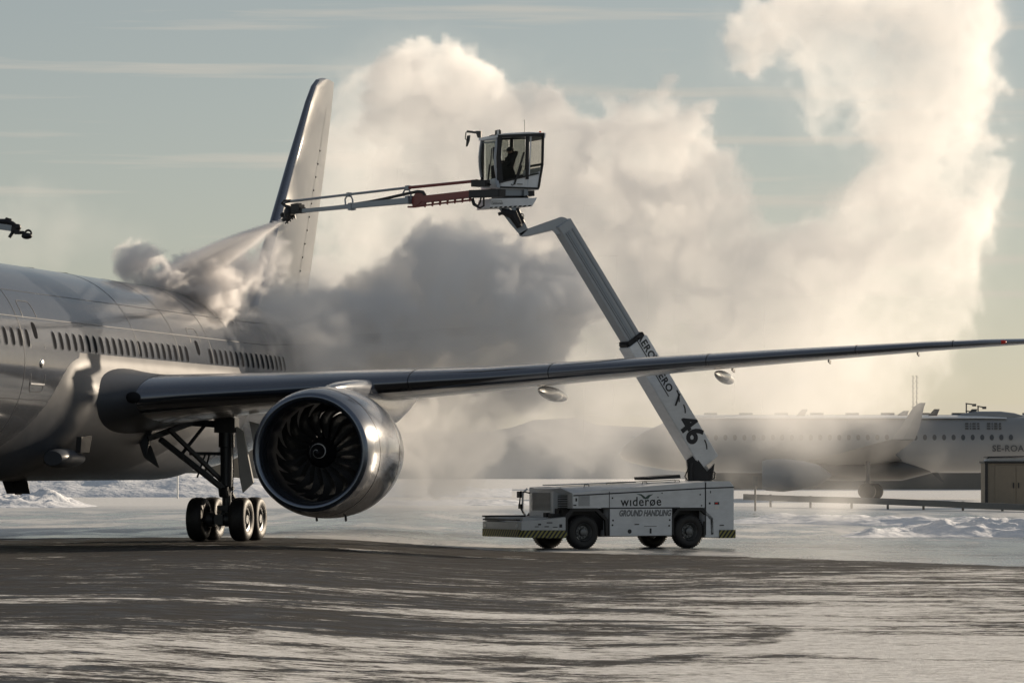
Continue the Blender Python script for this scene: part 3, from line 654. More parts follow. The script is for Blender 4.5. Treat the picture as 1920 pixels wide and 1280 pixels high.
inner = WB('telescopic_boom', 'boom', lambda b_: bbox(b_, b1-bdir*.5, e1, .52, .50), .015)
WB('boom_hose_tray', 'arm', lambda b_: (bbox(b_, b1+bdir*.15+bside*.255, e1-bdir*.3+bside*.255, .10, .03, -.05), bbox(b_, b1+bdir*.15+bside*.26, e1-bdir*.3+bside*.26, .05, .04, .12), bbox(b_, b1+bdir*.15+bside*.26, e1-bdir*.3+bside*.26, .015, .05, -.16)))
# foot of the boom
fb = bd(1318, 862)
WB('boom_pedestal', 'dark', lambda b_: (b_.prism([P(1292, 902, 124.4), P(1288, 862, 124.4), P(1302, 852, 124.4), P(1326, 884, 124.4), P(1340, 868, 124.4), P(1338, 884, 124.4), P(1334, 902, 124.4)], (0, .7, 0)), b_.tube([P(1294, 902, 124.2), P(1294, 868, 124.2)], .08, 10)), .01)
WB('boom_foot', 'boom', lambda b_: b_.prism([P(1290, 858, 124.7), P(1304, 854, 124.7), P(1328, 876, 124.7), P(1333, 896, 124.7), P(1316, 898, 124.7), P(1308, 878, 124.7)], (0, .5, 0)), .015)
WB('hydraulic_hose', 'hose', lambda b_: b_.tube([P(1331, 900, 124.3), P(1340, 896, 124.3), P(1341, 886, 124.3), P(1335, 882, 124.3), P(1331, 890, 124.3), P(1336, 895, 124.3)], .025, 6))
WB('hydraulic_hose', 'hose', lambda b_: b_.tube([P(1289, 900, 124.3), P(1284, 893, 124.3), P(1293, 872, 124.3)], .02, 6))
# elbow at the head of the boom
el = [P(1053, 406, 122.5), P(1062, 409, 122.5), P(1071, 424, 122.5), P(1071, 440, 122.5), P(1044, 440, 122.5), P(1036, 431, 122.5), P(991, 442, 122.5), P(977, 443, 122.5), P(972, 438, 122.5), P(984, 431, 122.5), P(991, 428, 122.5)]
WB('boom_elbow', 'boom', lambda b_: b_.prism(el, (0, .46, 0)), .02)
WB('knuckle_arm', 'arm', lambda b_: (b_.prism([P(935, 391, 122.5), P(953, 389, 122.5), P(974, 408, 122.5), P(991, 430, 122.5), P(977, 443, 122.5), P(957, 420, 122.5)], (0, .10, 0)), b_.prism([P(935, 391, 122.9), P(953, 389, 122.9), P(974, 408, 122.9), P(991, 430, 122.9), P(977, 443, 122.9), P(957, 420, 122.9)], (0, .10, 0)), b_.beam(P(962, 388, 122.6), P(984, 428, 122.6), .16, .16)), .01)
WB('levelling_cylinder', 'dark', lambda b_: (b_.tube([P(940, 396, 122.45), P(962, 402, 122.45), P(975, 426, 122.45)], [.10, .16, .10], 10), b_.tube([P(970, 390, 122.4), P(982, 418, 122.4)], .05, 8), b_.beam(P(934, 402, 122.4), P(952, 396, 122.4), .08, .1)))
WB('hose_guard', 'steel', lambda b_: b_.tube([P(976, 400, 122.4), P(981, 402, 122.4), P(982, 411, 122.4), P(976, 412, 122.4)], .02, 6))
# writing on the boom
bn = bside
fo = lambda s_, u_: b0+bdir*s_+bup*u_+bside*(.37+.004)
lettering('number_lettering', '46', 'letter', truck, TI@fo(1.62, -.27), (TI.to_3x3()@(-bdir)), (TI.to_3x3()@bup), .90, .008, .03)
lettering('maker_lettering', 'AERO', 'letter', truck, TI@fo(3.50, .00), (TI.to_3x3()@(-bdir)), (TI.to_3x3()@bup), .33, .008, .008, space=1.1)
lettering('maker_lettering', 'AERO', 'letter', truck, TI@fo(4.72, .06), (TI.to_3x3()@(-bdir)), (TI.to_3x3()@bup), .33, .008, .008, space=1.1)
def arc(s0, u0, ln, bow, n=7):
    pts = [fo(s0-ln*k/n, u0-bow*(k/n)**2) for k in range(n+1)]
    def f_(b_):
        for p, q in zip(pts, pts[1:]): b_.beam(p, q, .045, .006, up=bside)
    WB('boom_mark', 'letter', f_)
arc(1.98, .24, .26, .10); arc(.62, .24, .30, .10); arc(2.50, .30, .36, .14); arc(3.85, .30, .36, .14)
WB('boom_mark', 'letter', lambda b_: b_.beam(fo(3.45, -.06), fo(2.50, -.06), .03, .006, up=bside))
WB('boom_mark', 'letter', lambda b_: b_.beam(fo(4.70, .0), fo(3.80, .0), .03, .006, up=bside))
WB('boom_bracket', 'dark', lambda b_: b_.beam(fo(2.35, .32), fo(2.12, -.02), .05, .05, up=bside))
# cab: side and front panels laid out from the photo, real width behind
CD = 122.3; CY = R(25); cu = Vector((-math.cos(CY), -math.sin(CY), 0)); cv = Vector((math.sin(CY), -math.cos(CY), 0))
C0 = P(934, 352, CD)           # near front lower corner
def zp(px): return 0
def side(zx, zy, off=0.):
    """a point of the cab's near side, from the cab close-up (pixels of that enlargement)"""
    px, py = 840+zx/5.333, 220+zy/5.333; k = (px-960)/F
    s_ = (C0.x-k*C0.y)/(k*cu.y-cu.x) if True else 0
    q = C0+cu*s_+cv*off; return Vector((q.x, q.y, H+(YH-py)/F*q.y))
def front(zx, zy, off=0.):
    px, py = 840+zx/5.333, 220+zy/5.333; k = (px-960)/F
    s_ = (C0.x-k*C0.y)/(cv.x-k*cv.y); q = C0-cv*s_+cu*off; return Vector((q.x, q.y, H+(YH-py)/F*q.y))
WID = 1.22
far_ = -cv*WID
FX = (front(330, 600)-front(495, 600)); FW = FX.length
WID = FW; far_ = -cv*WID
# frame bars as thick strips; each outline point at both sides of the cab
def bar(b_, p, q, w_=.07, d_=.07): b_.beam(p, q, w_, d_, up=cv)
def cab_frame(b_):
    for off in (0, -WID+.06):
        S = lambda x, y: side(x, y)+cv*off
        bar(b_, S(505, 175), S(500, 640), .09); bar(b_, S(500, 190), S(960, 172), .10)
        bar(b_, S(795, 178), S(790, 620), .10); bar(b_, S(950, 172), S(943, 480), .07); bar(b_, S(943, 470), S(905, 700), .07)
        bar(b_, S(500, 655), S(905, 560), .05); bar(b_, S(520, 700), S(905, 712), .06)
    for x, y in ((505, 190), (500, 650), (520, 700), (950, 175), (945, 470), (905, 705)):
        bar(b_, side(x, y), side(x, y)+far_, .07)
cab_f = WB('cab_frame', 'black', cab_frame, .008)
def cab_lower(b_):
    b_.prism([side(522, 655), side(770, 602), side(770, 702), side(530, 702)], -cv*.05)
    b_.prism([side(772, 602), side(935, 532), side(908, 716), side(772, 708)], -cv*.05)
    for po in ([side(522, 655), side(935, 532), side(908, 716), side(530, 702)],): b_.prism([p+far_ for p in po], cv*.05)
    b_.prism([side(935, 500), side(908, 716), side(908, 716)+far_, side(935, 500)+far_], cu*.04)
    b_.prism([side(525, 650)+cu*.02, side(530, 705)+cu*.02, side(530, 705)+far_+cu*.12, side(525, 640)+far_+cu*.1], -cu*.04)
    b_.prism([side(525, 705), side(908, 716), side(908, 716)+far_, side(525, 705)+far_], Vector((0, 0, -.03)))
WB('cab_lower_panel', 'white', cab_lower, .008, parent=cab_f)
WB('cab_roof', 'white', lambda b_: (b_.loft([[side(x, y0)+cv*.03, side(x, y0)+far_-cv*.03, side(x, y0)+far_-cv*.03+Vector((0, 0, .09)), side(x, y0)+cv*.03+Vector((0, 0, .09))] for x, y0 in ((475, 205), (560, 190), (800, 176), (972, 185))]), b_.prism([side(945, 180)+cv*.03, side(972, 185)+cv*.03, side(972, 200)+cv*.03, side(955, 222)+cv*.03], far_)), .012, parent=cab_f)
WB('side_glass', 'glass_dark', lambda b_: (b_.prism([side(540, 215), side(770, 185), side(768, 602), side(548, 650)], -cv*.012), b_.prism([side(825, 182), side(940, 182), side(938, 530), side(818, 590)], -cv*.012)), parent=cab_f)
WB('far_glass', 'glass', lambda b_: (b_.prism([side(540, 215)+far_, side(770, 185)+far_, side(768, 602)+far_, side(548, 650)+far_], cv*.012), b_.prism([side(825, 182)+far_, side(940, 182)+far_, side(938, 530)+far_, side(818, 590)+far_], cv*.012)), parent=cab_f)
# front window: bowed frame and pane
def fr_curve(zy): return .10*math.sin(math.pi*min(1, max(0, (zy-200)/450)))
def cab_front(b_):
    pts = [front(345, y)+cu*(fr_curve(y)) for y in (215, 300, 400, 500, 600)]
    for p, q in zip(pts, pts[1:]): bar(b_, p, q, .07, .08)
    pts = [front(498, y)+cu*fr_curve(y) for y in (190, 300, 400, 500, 640)]
    for p, q in zip(pts, pts[1:]): bar(b_, p, q, .06, .08)
    bar(b_, front(335, 222), front(500, 214), .12, .10); bar(b_, front(340, 255), front(500, 245), .05, .05)
WB('front_window_frame', 'boom', cab_front, .006, parent=cab_f)
WB('front_glass', 'glass', lambda b_: b_.loft([[front(350, y)+cu*fr_curve(y), front(495, y)+cu*fr_curve(y), front(495, y)+cu*(fr_curve(y)-.012), front(350, y)+cu*(fr_curve(y)-.012)] for y in (230, 320, 420, 520, 620)]), parent=cab_f)
WB('cab_nose', 'boom', lambda b_: b_.prism([front(372, 680), front(400, 690), front(415, 630), front(500, 610), front(525, 700), front(520, 715), front(380, 712)], cu*.12), .01, parent=cab_f)
WB('door_pillar', 'dark', lambda b_: b_.prism([side(495, 165)+cv*.02, side(545, 170)+cv*.02, side(528, 400)+cv*.02, side(552, 655)+cv*.02, side(510, 660)+cv*.02, side(490, 400)+cv*.02], -cv*.06), .006, parent=cab_f)
WB('pillar_trim', 'white', lambda b_: (bar(b_, side(828, 180)+cv*.012, side(808, 595)+cv*.012, .03, .03), bar(b_, side(795, 700)+cv*.01, side(806, 600)+cv*.01, .02, .02)), parent=cab_f)
WB('door_handle', 'black', lambda b_: (bar(b_, side(690, 668)+cv*.02, side(742, 670)+cv*.02, .02, .03), b_.tube([side(630, 668)+cv*.02, side(640, 682)+cv*.02, side(660, 672)+cv*.02], .012, 6)), parent=cab_f)
WB('door_strut', 'black', lambda b_: (bar(b_, side(758, 350)+cv*.03, side(660, 670)+cv*.03, .05, .04), bar(b_, side(735, 480)-cv*.03, side(680, 640)-cv*.03, .09, .05)), parent=cab_f)
WB('wiper', 'black', lambda b_: (b_.tube([front(478, 310)+cu*.14, front(472, 430)+cu*.15, front(432, 670)+cu*.12], .018, 6), b_.tube([front(485, 300)+cu*.1, front(490, 420)+cu*.12], .03, 6), b_.tube([front(455, 470)+cu*.14, front(425, 675)+cu*.1], .025, 6)), parent=cab_f)
WB('cab_mirror', 'dark', lambda b_: (b_.prism([front(345, 215)+cu*.02, front(310, 205)+cu*.02, front(300, 140)+cu*.05, front(345, 140)+cu*.02], cu*.06+cv*.05), b_.beam(front(310, 158), front(195, 142), .05, .07), b_.tube([front(195, 145), front(180, 152), front(172, 215), front(185, 225)], .018, 6), b_.prism([front(188, 185), front(206, 183), front(200, 240), front(178, 295)], cv*.14)), parent=cab_f)
WB('work_lamp', 'dark', lambda b_: (b_.box(-.07, .07, -.06, .06, -.09, .09, None, None) if False else b_.prism([side(485, 130), side(520, 122), side(525, 175), side(485, 178)], -cv*.12), b_.tube([side(415, 190), side(440, 180), side(600, 172)], .014, 6), b_.tube([side(520, 130), side(522, 180)], .03, 6)), parent=cab_f)
WB('lamp_face', 'mark_white', lambda b_: b_.prism([side(487, 133)+cv*.01, side(508, 130)+cv*.01, side(508, 170)+cv*.01, side(487, 172)+cv*.01], cv*.01), parent=cab_f)
WB('cab_beacon', 'orange', lambda b_: b_.lathe([(0, .035), (.09, .033), (.10, .02), (.10, .001)], side(948, 165)-cv*.2, (0, 0, 1), 14), smooth=True, parent=cab_f)
WB('beacon_base', 'orange', lambda b_: b_.lathe([(0, .03), (.025, .03), (.03, .001)], side(795, 160)-cv*.2, (0, 0, 1), 10), parent=cab_f)
WB('radio_antenna', 'dark', lambda b_: b_.tube([side(792, 160)-cv*.2, side(792, 20)-cv*.2], .007, 5), parent=cab_f)
# cab interior
WB('seat', 'black', lambda b_: (b_.beam(side(690, 470)-cv*.62, side(745, 330)-cv*.62, .46, .12, up=cu), b_.prism([side(560, 500)-cv*.4, side(700, 470)-cv*.4, side(760, 640)-cv*.4, side(640, 660)-cv*.4], -cv*.5), b_.box(0, 0, 0, 0, 0, 0) if False else None), .02, parent=cab_f)
WB('control_console', 'black', lambda b_: (b_.prism([side(535, 470)-cv*.3, side(640, 430)-cv*.3, side(650, 455)-cv*.3, side(560, 560)-cv*.3, side(540, 640)-cv*.3], -cv*.5), b_.tube([side(572, 450)-cv*.4, side(570, 410)-cv*.4], .03, 8), b_.ball(side(572, 415)-cv*.4, .05, 6), b_.tube([side(640, 430)-cv*.4, side(643, 395)-cv*.4], .02, 6), b_.beam(side(530, 430)-cv*.5, side(640, 428)-cv*.5, .1, .05)), parent=cab_f)
WB('rear_pillar', 'black', lambda b_: b_.beam(side(622, 215)-cv*1.0, side(625, 440)-cv*1.0, .12, .08, up=cv), parent=cab_f)
# turntable, tilt plate
WB('turntable', 'arm', lambda b_: (b_.prism([side(530, 718)-cv*.1, side(760, 714)-cv*.1, side(760, 782)-cv*.1, side(535, 782)-cv*.1], -cv*.8), b_.prism([side(515, 708)-cv*.02, side(530, 708)-cv*.02, side(540, 782)-cv*.02, side(522, 780)-cv*.02], -cv*.9), b_.prism([side(760, 716), side(800, 716), side(805, 785), side(760, 785)], -cv*.9)), .008)
WB('slew_motor', 'dark', lambda b_: (b_.prism([side(805, 735)-cv*.1, side(878, 730)-cv*.1, side(880, 785)-cv*.1, side(805, 785)-cv*.1], -cv*.5), b_.prism([side(540, 782)-cv*.2, side(820, 782)-cv*.2, side(820, 806)-cv*.2, side(540, 806)-cv*.2], -cv*.6), b_.tube([side(760, 800), side(790, 790), side(800, 808)], .04, 8)), .006)
plate = WB('tilt_plate', 'white', lambda b_: b_.prism([side(430, 812)+cv*.05, side(886, 806)+cv*.05, side(842, 880)+cv*.05, side(412, 900)+cv*.05], -cv*1.0), .008)
def dashes(b_):
    for k in range(9):
        x0 = 418+k*48; y0 = 897-k*2.3; b_.prism([side(x0, y0)+cv*.045, side(x0+26, y0-1)+cv*.045, side(x0+18, y0+13)+cv*.045, side(x0-8, y0+14)+cv*.045], -cv*.98)
WB('hazard_dashes', 'black', dashes)
WB('plate_edge', 'mark_white', lambda b_: b_.prism([side(412, 900)+cv*.03, side(842, 880)+cv*.03, side(836, 890)+cv*.03, side(410, 912)+cv*.03], -cv*.95))
o_ = side(440, 868)+cv*.054
lettering('plate_lettering', 'SAFEAERO', 'letter_grey', truck, TI@o_, TI.to_3x3()@(-cu), TI.to_3x3()@Vector((0, 0, 1)), .075, .006, .002)
def plate_box(b_):
    a, b__, c, d = [side(*q)+cv*.054 for q in ((434, 842), (532, 838), (532, 868), (430, 872))]
    for p, q in ((a, b__), (b__, c), (c, d), (d, a)): b_.beam(p, q, .012, .006, up=cv)
WB('plate_outline', 'letter_grey', plate_box)

# spray arm: runs from the cab towards the fuselage
def sp(px, py): return P(px, py, 122.2+(900-px)/355*6.6)
WB('arm_mount', 'dark', lambda b_: (b_.prism([sp(886, 338), sp(893, 336), sp(912, 340), sp(922, 346), sp(900, 350), sp(888, 349)], (0, .35, 0)), b_.beam(sp(885, 364), sp(942, 362), .30, .24), b_.beam(sp(887, 344), sp(915, 344), .2, .22)), .015)
WB('red_arm', 'red', lambda b_: (b_.beam(sp(795, 374), sp(893, 363), .24, .22), b_.prism([sp(772, 381), sp(772, 372), sp(778, 363), sp(785, 358), sp(794, 363), sp(798, 370), sp(798, 386), sp(774, 389)], (0, .3, 0))), .02)
WB('lower_arm', 'arm', lambda b_: (b_.beam(sp(563, 396), sp(664, 386.5), .16, .13), b_.beam(sp(658, 386.5), sp(768, 376), .18, .17, wz2=.2), b_.beam(sp(764, 375.5), sp(771, 374.5), .26, .26), b_.beam(sp(656, 388), sp(663, 387), .22, .24)), .015)
WB('upper_pipe', 'arm', lambda b_: b_.tube([sp(533, 380), sp(545, 377.5), sp(768, 351.5)], .042, 10), smooth=True)
WB('red_pipe', 'red', lambda b_: b_.tube([sp(766, 352), sp(892, 339.5)], .05, 10), smooth=True)
def stay(b_, x0, x1, yt, yb):
    b_.tube([sp(x0+1, yb), sp(x0, yt+6), sp(x0+3, yt), sp(x1-3, yt), sp(x1, yt+6), sp(x1+1, yb+6)], .03, 6)
WB('pipe_stay', 'arm', lambda b_: (stay(b_, 647, 661, 368, 384), b_.beam(sp(652, 364.8), sp(657, 364.2), .12, .12)))
WB('pipe_stay', 'arm', lambda b_: (stay(b_, 756, 770, 356, 368), b_.beam(sp(762, 352.2), sp(768, 351.5), .12, .13)))
WB('fluid_hose', 'hose', lambda b_: b_.tube([sp(797, 366), sp(793, 360), sp(783, 359), sp(760, 364), sp(720, 373), sp(690, 379), sp(664, 383)], .05, 8), smooth=True)
WB('fluid_hose', 'hose', lambda b_: b_.tube([sp(560, 396), sp(600, 391), sp(664, 383)], .03, 8), smooth=True)
def chain(b_):
    b_.tube([sp(765, 388), sp(776, 388), sp(790, 386), sp(830, 381), sp(886, 375)], .03, 6); b_.tube([sp(776, 388), sp(786, 382), sp(792, 375), sp(826, 371), sp(878, 366)], .02, 6)
    for k in range(7):
        x = 795+k*14; y = 386-k*1.75; b_.prism([sp(x, y-5), sp(x+5, y-6), sp(x+3, y+3), sp(x, y+2)], (0, .12, 0))
WB('hose_carrier', 'red', chain)
WB('hydraulic_hose', 'hose', lambda b_: b_.tube([sp(887, 372), sp(890, 382), sp(896, 386), sp(900, 380), sp(902, 370)], .03, 6))
WB('hydraulic_hose', 'hose', lambda b_: b_.tube([sp(884, 373), sp(888, 384), sp(900, 390), sp(907, 386), sp(907, 370)], .035, 6))
def nozzle(b_):
    b_.beam(sp(549, 396), sp(569, 394), .2, .19); b_.ball(sp(541, 399), .2, 8, (.8, 1, 1.1)); b_.beam(sp(549, 387), sp(562, 385), .18, .14); b_.beam(sp(552, 392), sp(566, 389), .25, .2)
    b_.tube([sp(549, 404), sp(530, 413)], [.10, .06], 10); b_.beam(sp(534, 404), sp(540, 412), .12, .14); b_.ball(sp(530, 403), .09, 6); b_.tube([sp(555, 383), sp(556, 390)], .06, 6)
    for (x, y), (x2, y2) in (((535, 419), (552, 404)), ((536, 410), (540, 419)), ((541, 409), (545, 415)), ((546, 407), (549, 411)), ((552, 402), (554, 411)), ((531, 408), (552, 404))): b_.tube([sp(x, y), sp(x2, y2)], .025, 5)
WB('nozzle_head', 'dark', nozzle)
WB('nozzle_hose', 'hose', lambda b_: b_.tube([sp(545, 377), sp(533, 377), sp(529, 381), sp(535, 386), sp(544, 389), sp(547, 396), sp(544, 404), sp(536, 409)], .055, 8), smooth=True)

# operator in the cab
def person():
    S = lambda x, y, o=0.: side(x, y)-cv*(.62+o)
    nodes = {'pelvis': (S(690, 520), .15), 'chest': (S(715, 400), .17), 'neck': (S(707, 352), .07), 'head': (S(703, 328), .095), 'crown': (S(706, 306), .085)}
    ed = [('pelvis', 'chest'), ('chest', 'neck'), ('neck', 'head'), ('head', 'crown')]
    for k, o in (('a', -.18), ('b', .18)):
        nodes.update({'sh'+k: (S(712, 385, o), .075), 'el'+k: (S(680, 452, o*1.2), .055), 'wr'+k: (S(632, 448, o), .042), 'hd'+k: (S(612, 444, o*.9), .045), 'hip'+k: (S(682, 520, o*.6), .10), 'kn'+k: (S(600, 505, o*.8), .075), 'an'+k: (S(575, 620, o*.8), .05), 'to'+k: (S(545, 632, o*.8), .05)})
        ed += [('chest', 'sh'+k), ('sh'+k, 'el'+k), ('el'+k, 'wr'+k), ('wr'+k, 'hd'+k), ('pelvis', 'hip'+k), ('hip'+k, 'kn'+k), ('kn'+k, 'an'+k), ('an'+k, 'to'+k)]
    ks = list(nodes); base = nodes['pelvis'][0]
    me = bpy.data.meshes.new('person'); me.from_pydata([tuple(nodes[k][0]-base) for k in ks], [(ks.index(a), ks.index(b_)) for a, b_ in ed], [])
    o = bpy.data.objects.new('person', me); col.objects.link(o); o.location = base
    md = o.modifiers.new('skin', 'SKIN'); sv = me.skin_vertices[0].data
    for i, k in enumerate(ks): sv[i].radius = (nodes[k][1],)*2; sv[i].use_root = (k == 'pelvis')
    o.modifiers.new('sub', 'SUBSURF').levels = 2; o.modifiers['sub'].render_levels = 2
    dg = bpy.context.evaluated_depsgraph_get(); dg.update(); me2 = bpy.data.meshes.new_from_object(o.evaluated_get(dg)); o.modifiers.clear(); o.data = me2
    for p in me2.polygons: p.use_smooth = True
    me2.materials.clear(); me2.materials.append(M['cloth']); me2.materials.append(M['face'])
    zn = nodes['neck'][0].z-base.z+.01
    for p in me2.polygons:
        if p.center.z > zn: p.material_index = 1
    tag(o, 'operator in dark clothes and peaked cap seated at the controls inside the raised cab', 'person')
    pi = Matrix.Translation(-base)
    b_ = MB(); hc = nodes['crown'][0]; b_.ball(hc+Vector((0, 0, -.01)), .115, 8, (1, 1, .8)); b_.prism([hc+cu*.08+cv*.08+Vector((0, 0, -.03)), hc+cu*.22+cv*.06+Vector((0, 0, -.06)), hc+cu*.22-cv*.06+Vector((0, 0, -.06)), hc+cu*.08-cv*.08+Vector((0, 0, -.03))], (0, 0, .02)); b_.build('cap', 'cloth', o, smooth=True, inv=pi)
    # face: nose, brow and ear; fingers of both hands closed on the levers
    b_ = MB(); hh = nodes['head'][0]; b_.ball(hh+cu*.105+Vector((0, 0, .0)), .022, 6); b_.ball(hh-cv*.0+cv*.095, .03, 6, (.6, .6, 1)); b_.ball(hh-cv*.095, .03, 6, (.6, .6, 1)); b_.ball(hh+cu*.085+Vector((0, 0, -.05)), .025, 6, (1, 1, .5)); b_.build('face', 'face', o, smooth=True, inv=pi)
    for k in 'ab':
        hd = nodes['hd'+k][0]; b_ = MB()
        for i in range(4):
            c = hd+cv*(.03-.02*i); b_.tube([c, c+cu*(.055+.008*(i in (1, 2)))+Vector((0, 0, .0)), c+cu*.07+Vector((0, 0, -.03)), c+cu*.045+Vector((0, 0, -.05))], [.012, .011, .009, .007], 6)
        b_.tube([hd+cv*.035, hd+cv*.05+cu*.03+Vector((0, 0, -.02)), hd+cv*.03+cu*.05+Vector((0, 0, -.035))], [.013, .011, .008], 6)
        b_.build('fingers', 'face', o, smooth=True, inv=pi)
person()

# ------------------------------------------------------------------ second sprayer's nozzle at the left edge
def second_nozzle():
    p = lambda zx, zy: P(zx*220/1920, 380+zy*140/1222, 108)
    t = thing('spray_nozzle', 'black silhouetted spray nozzle of another boom entering at the left, above the fuselage roof', 'spray nozzle', p(0, 350)); I = inv_of(t)
    b_ = MB(); b_.beam(p(-900, 260), p(190, 420), .16, .16); b_.build('boom_tip', 'arm', t, inv=I)
    b_ = MB(); b_.tube([p(-900, 190), p(0, 310), p(120, 310), p(200, 350), p(290, 420)], .08, 8); b_.beam(p(90, 270), p(185, 295), .12, .10); b_.beam(p(130, 280), p(120, 330), .08, .08); b_.ball(p(110, 270), .05, 6); b_.ball(p(290, 405), .10, 6); b_.beam(p(150, 420), p(310, 440), .14, .12); b_.beam(p(180, 350), p(290, 400), .05, .05); b_.tube([p(215, 430), p(200, 500), p(150, 570)], [.05, .05, .045], 8)
    b_.tube([p(230, 470), p(280, 490), p(380, 490), p(430, 540)], .05, 8); b_.beam(p(240, 480), p(330, 480), .16, .13); b_.ball(p(440, 545), .13, 8, (1.2, 1, .7)); b_.build('nozzle_head', 'dark', t, smooth=True, sharp=30, inv=I)
    b_ = MB(); b_.tube([p(462, 502)+Vector((.085*math.cos(a), 0, .085*math.sin(a))) for a in [2*math.pi*k/16 for k in range(17)]], .03, 6); b_.build('lamp_ring', 'dark', t, inv=I)
second_nozzle()

# ------------------------------------------------------------------ far jet
def far_jet():
    d = 280.; k = F/d
    g0 = P(1625, 880+2.14*k, d)
    t = thing('parked_jet', 'hazy grey narrow-body jet parked behind the steam, tail cut off by the right edge', 'airplane', (g0.x, d, ground_z(g0.x, d)), R(-4.0))
    zc, r = 3.95, 1.98
    b_ = MB(); rg = []
    for x, s, dz in ((-17.9, .02, -.75), (-17.6, .22, -.62), (-17, .40, -.5), (-16, .62, -.3), (-14.5, .85, -.1), (-12.8, .97, 0), (-11, 1, 0), (0, 1, 0), (8, 1, 0), (11, .93, .12), (14, .72, .45), (17, .45, .85), (19.5, .12, 1.2)):
        rg.append([Vector((x, r*s*math.cos(q), zc+dz+r*1.03*s*math.sin(q))) for q in [2*math.pi*j/40 for j in range(40)]])
    b_.loft(rg); b_.build('fuselage', 'jet', t, smooth=True)
    for j in range(34):
        x = -12.2+.68*j; a = R(14); b_ = MB(); y = -r*math.cos(a)-.004; z = zc+r*1.03*math.sin(a)
        b_.add([(x+.15*math.cos(q), -math.sqrt(max(0, 1-((z+.21*math.sin(q)-zc)/(r*1.03))**2))*r-.006, z+.21*math.sin(q)) for q in [2*math.pi*u/12 for u in range(12)]], [tuple(range(12))]); b_.build('cabin_window', 'jet_dark', t)
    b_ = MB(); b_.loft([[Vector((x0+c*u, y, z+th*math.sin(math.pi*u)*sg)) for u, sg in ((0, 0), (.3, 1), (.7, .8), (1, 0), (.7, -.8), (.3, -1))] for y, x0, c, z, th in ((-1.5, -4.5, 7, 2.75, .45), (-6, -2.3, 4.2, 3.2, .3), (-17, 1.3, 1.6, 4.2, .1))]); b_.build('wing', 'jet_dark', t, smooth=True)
    b_ = MB(); b_.loft([[Vector((x0+c*u, y, z)) for u, y in ((0, yy), (.5, yy-.08), (1, yy), (.5, yy+.08))] for yy, x0, c, z in ((-17, 1.3, 1.6, 4.2), (-17.3, 1.9, 1.3, 5.0), (-17.5, 2.8, .7, 6.4), (-17.5, 3.2, .4, 6.65))]); b_.build('sharklet', 'jet', t)
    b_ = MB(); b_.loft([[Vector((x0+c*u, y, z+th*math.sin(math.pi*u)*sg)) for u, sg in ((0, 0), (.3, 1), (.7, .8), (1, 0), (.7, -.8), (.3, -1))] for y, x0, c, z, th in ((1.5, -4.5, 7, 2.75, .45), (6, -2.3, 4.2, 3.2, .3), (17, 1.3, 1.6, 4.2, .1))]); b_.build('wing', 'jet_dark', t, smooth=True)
    b_ = MB(); b_.loft([[Vector((x0+c*u, y, z)) for u, y in ((0, yy), (.5, yy-.08), (1, yy), (.5, yy+.08))] for yy, x0, c, z in ((17, 1.3, 1.6, 4.2), (17.3, 1.9, 1.3, 5.0), (17.5, 2.8, .7, 6.4), (17.5, 3.2, .4, 6.65))]); b_.build('sharklet', 'jet', t)
    b_ = MB(); b_.lathe([(-7.4, .85), (-7.5, .98), (-7.2, 1.1), (-6, 1.18), (-4.6, 1.0), (-3.6, .75), (-3.0, .4), (-2.6, .05)], (0, -5.75, 1.75), (1, 0, 0), 32); b_.lathe([(-7.4, .85), (-6.8, .8), (-6.8, .01)], (0, -5.75, 1.75), (1, 0, 0), 32); b_.build('engine', 'jet', t, smooth=True)
    for s in (-1, 1):
        b_ = MB(); b_.tube([(0, s*3.6, .6), (0, s*3.6, 2.8)], .16, 10); b_.build('gear_strut', 'jet_dark', t)
        for o in (-.45, .45):
            b_ = MB(); b_.lathe([(-.2, .3), (-.2, .52), (-.1, .58), (.1, .58), (.2, .52), (.2, .3), (.15, .01)], (.55*(o > 0), s*3.6+o, .58), (0, 1, 0), 24); b_.build('wheel', 'tyre', t, smooth=True)
    b_ = MB(); b_.tube([(-12.7, 0, .4), (-12.7, 0, 2.4)], .1, 8); b_.lathe([(-.3, .38), (.3, .38)], (-12.7, 0, .38), (0, 1, 0), 16, True); b_.build('nose_gear', 'tyre', t)
    b_ = MB(); b_.loft([[Vector((x0+c*u, y*s_, z)) for u, y in ((0, 0), (.4, .25), (1, .05), (1, -.05), (.4, -.25))] for x0, c, z, s_ in ((11.5, 6.5, 5.6, 1), (16.6, 2.6, 11.6, .6))]); b_.build('tail_fin', 'jet', t)
    b_ = MB(); b_.loft([[Vector((x, .55*s_*math.cos(q), 5.92+.42*s_*max(-.3, math.sin(q)))) for q in [2*math.pi*j/16 for j in range(16)]] for x, s_ in ((6.2, .05), (6.9, .6), (7.8, 1), (9.6, 1), (10.6, .7), (11.4, .1))]); b_.build('radome', 'jet', t, smooth=True)
    for x in (4.5, 7.2, -5):
        b_ = MB(); b_.prism([(x-.2, -.02, 5.9), (x+.5, -.02, 5.9), (x+.75, -.02, 6.5), (x+.35, -.02, 6.5)], (0, .04, 0)); b_.build('blade_antenna', 'jet_dark', t)
    b_ = MB(); b_.prism([(4.6, 0, 1.95), (5.1, 0, 1.95), (5.55, 0, 1.25), (5.35, 0, 1.3)], (0, .06, 0)); b_.build('drain_mast', 'jet_dark', t)
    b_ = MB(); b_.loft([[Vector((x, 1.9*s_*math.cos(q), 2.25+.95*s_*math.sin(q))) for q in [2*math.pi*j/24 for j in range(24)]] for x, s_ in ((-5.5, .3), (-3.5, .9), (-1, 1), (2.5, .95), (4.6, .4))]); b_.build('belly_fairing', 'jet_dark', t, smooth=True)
    # two little flags in squares, and the registration
    b_ = MB()
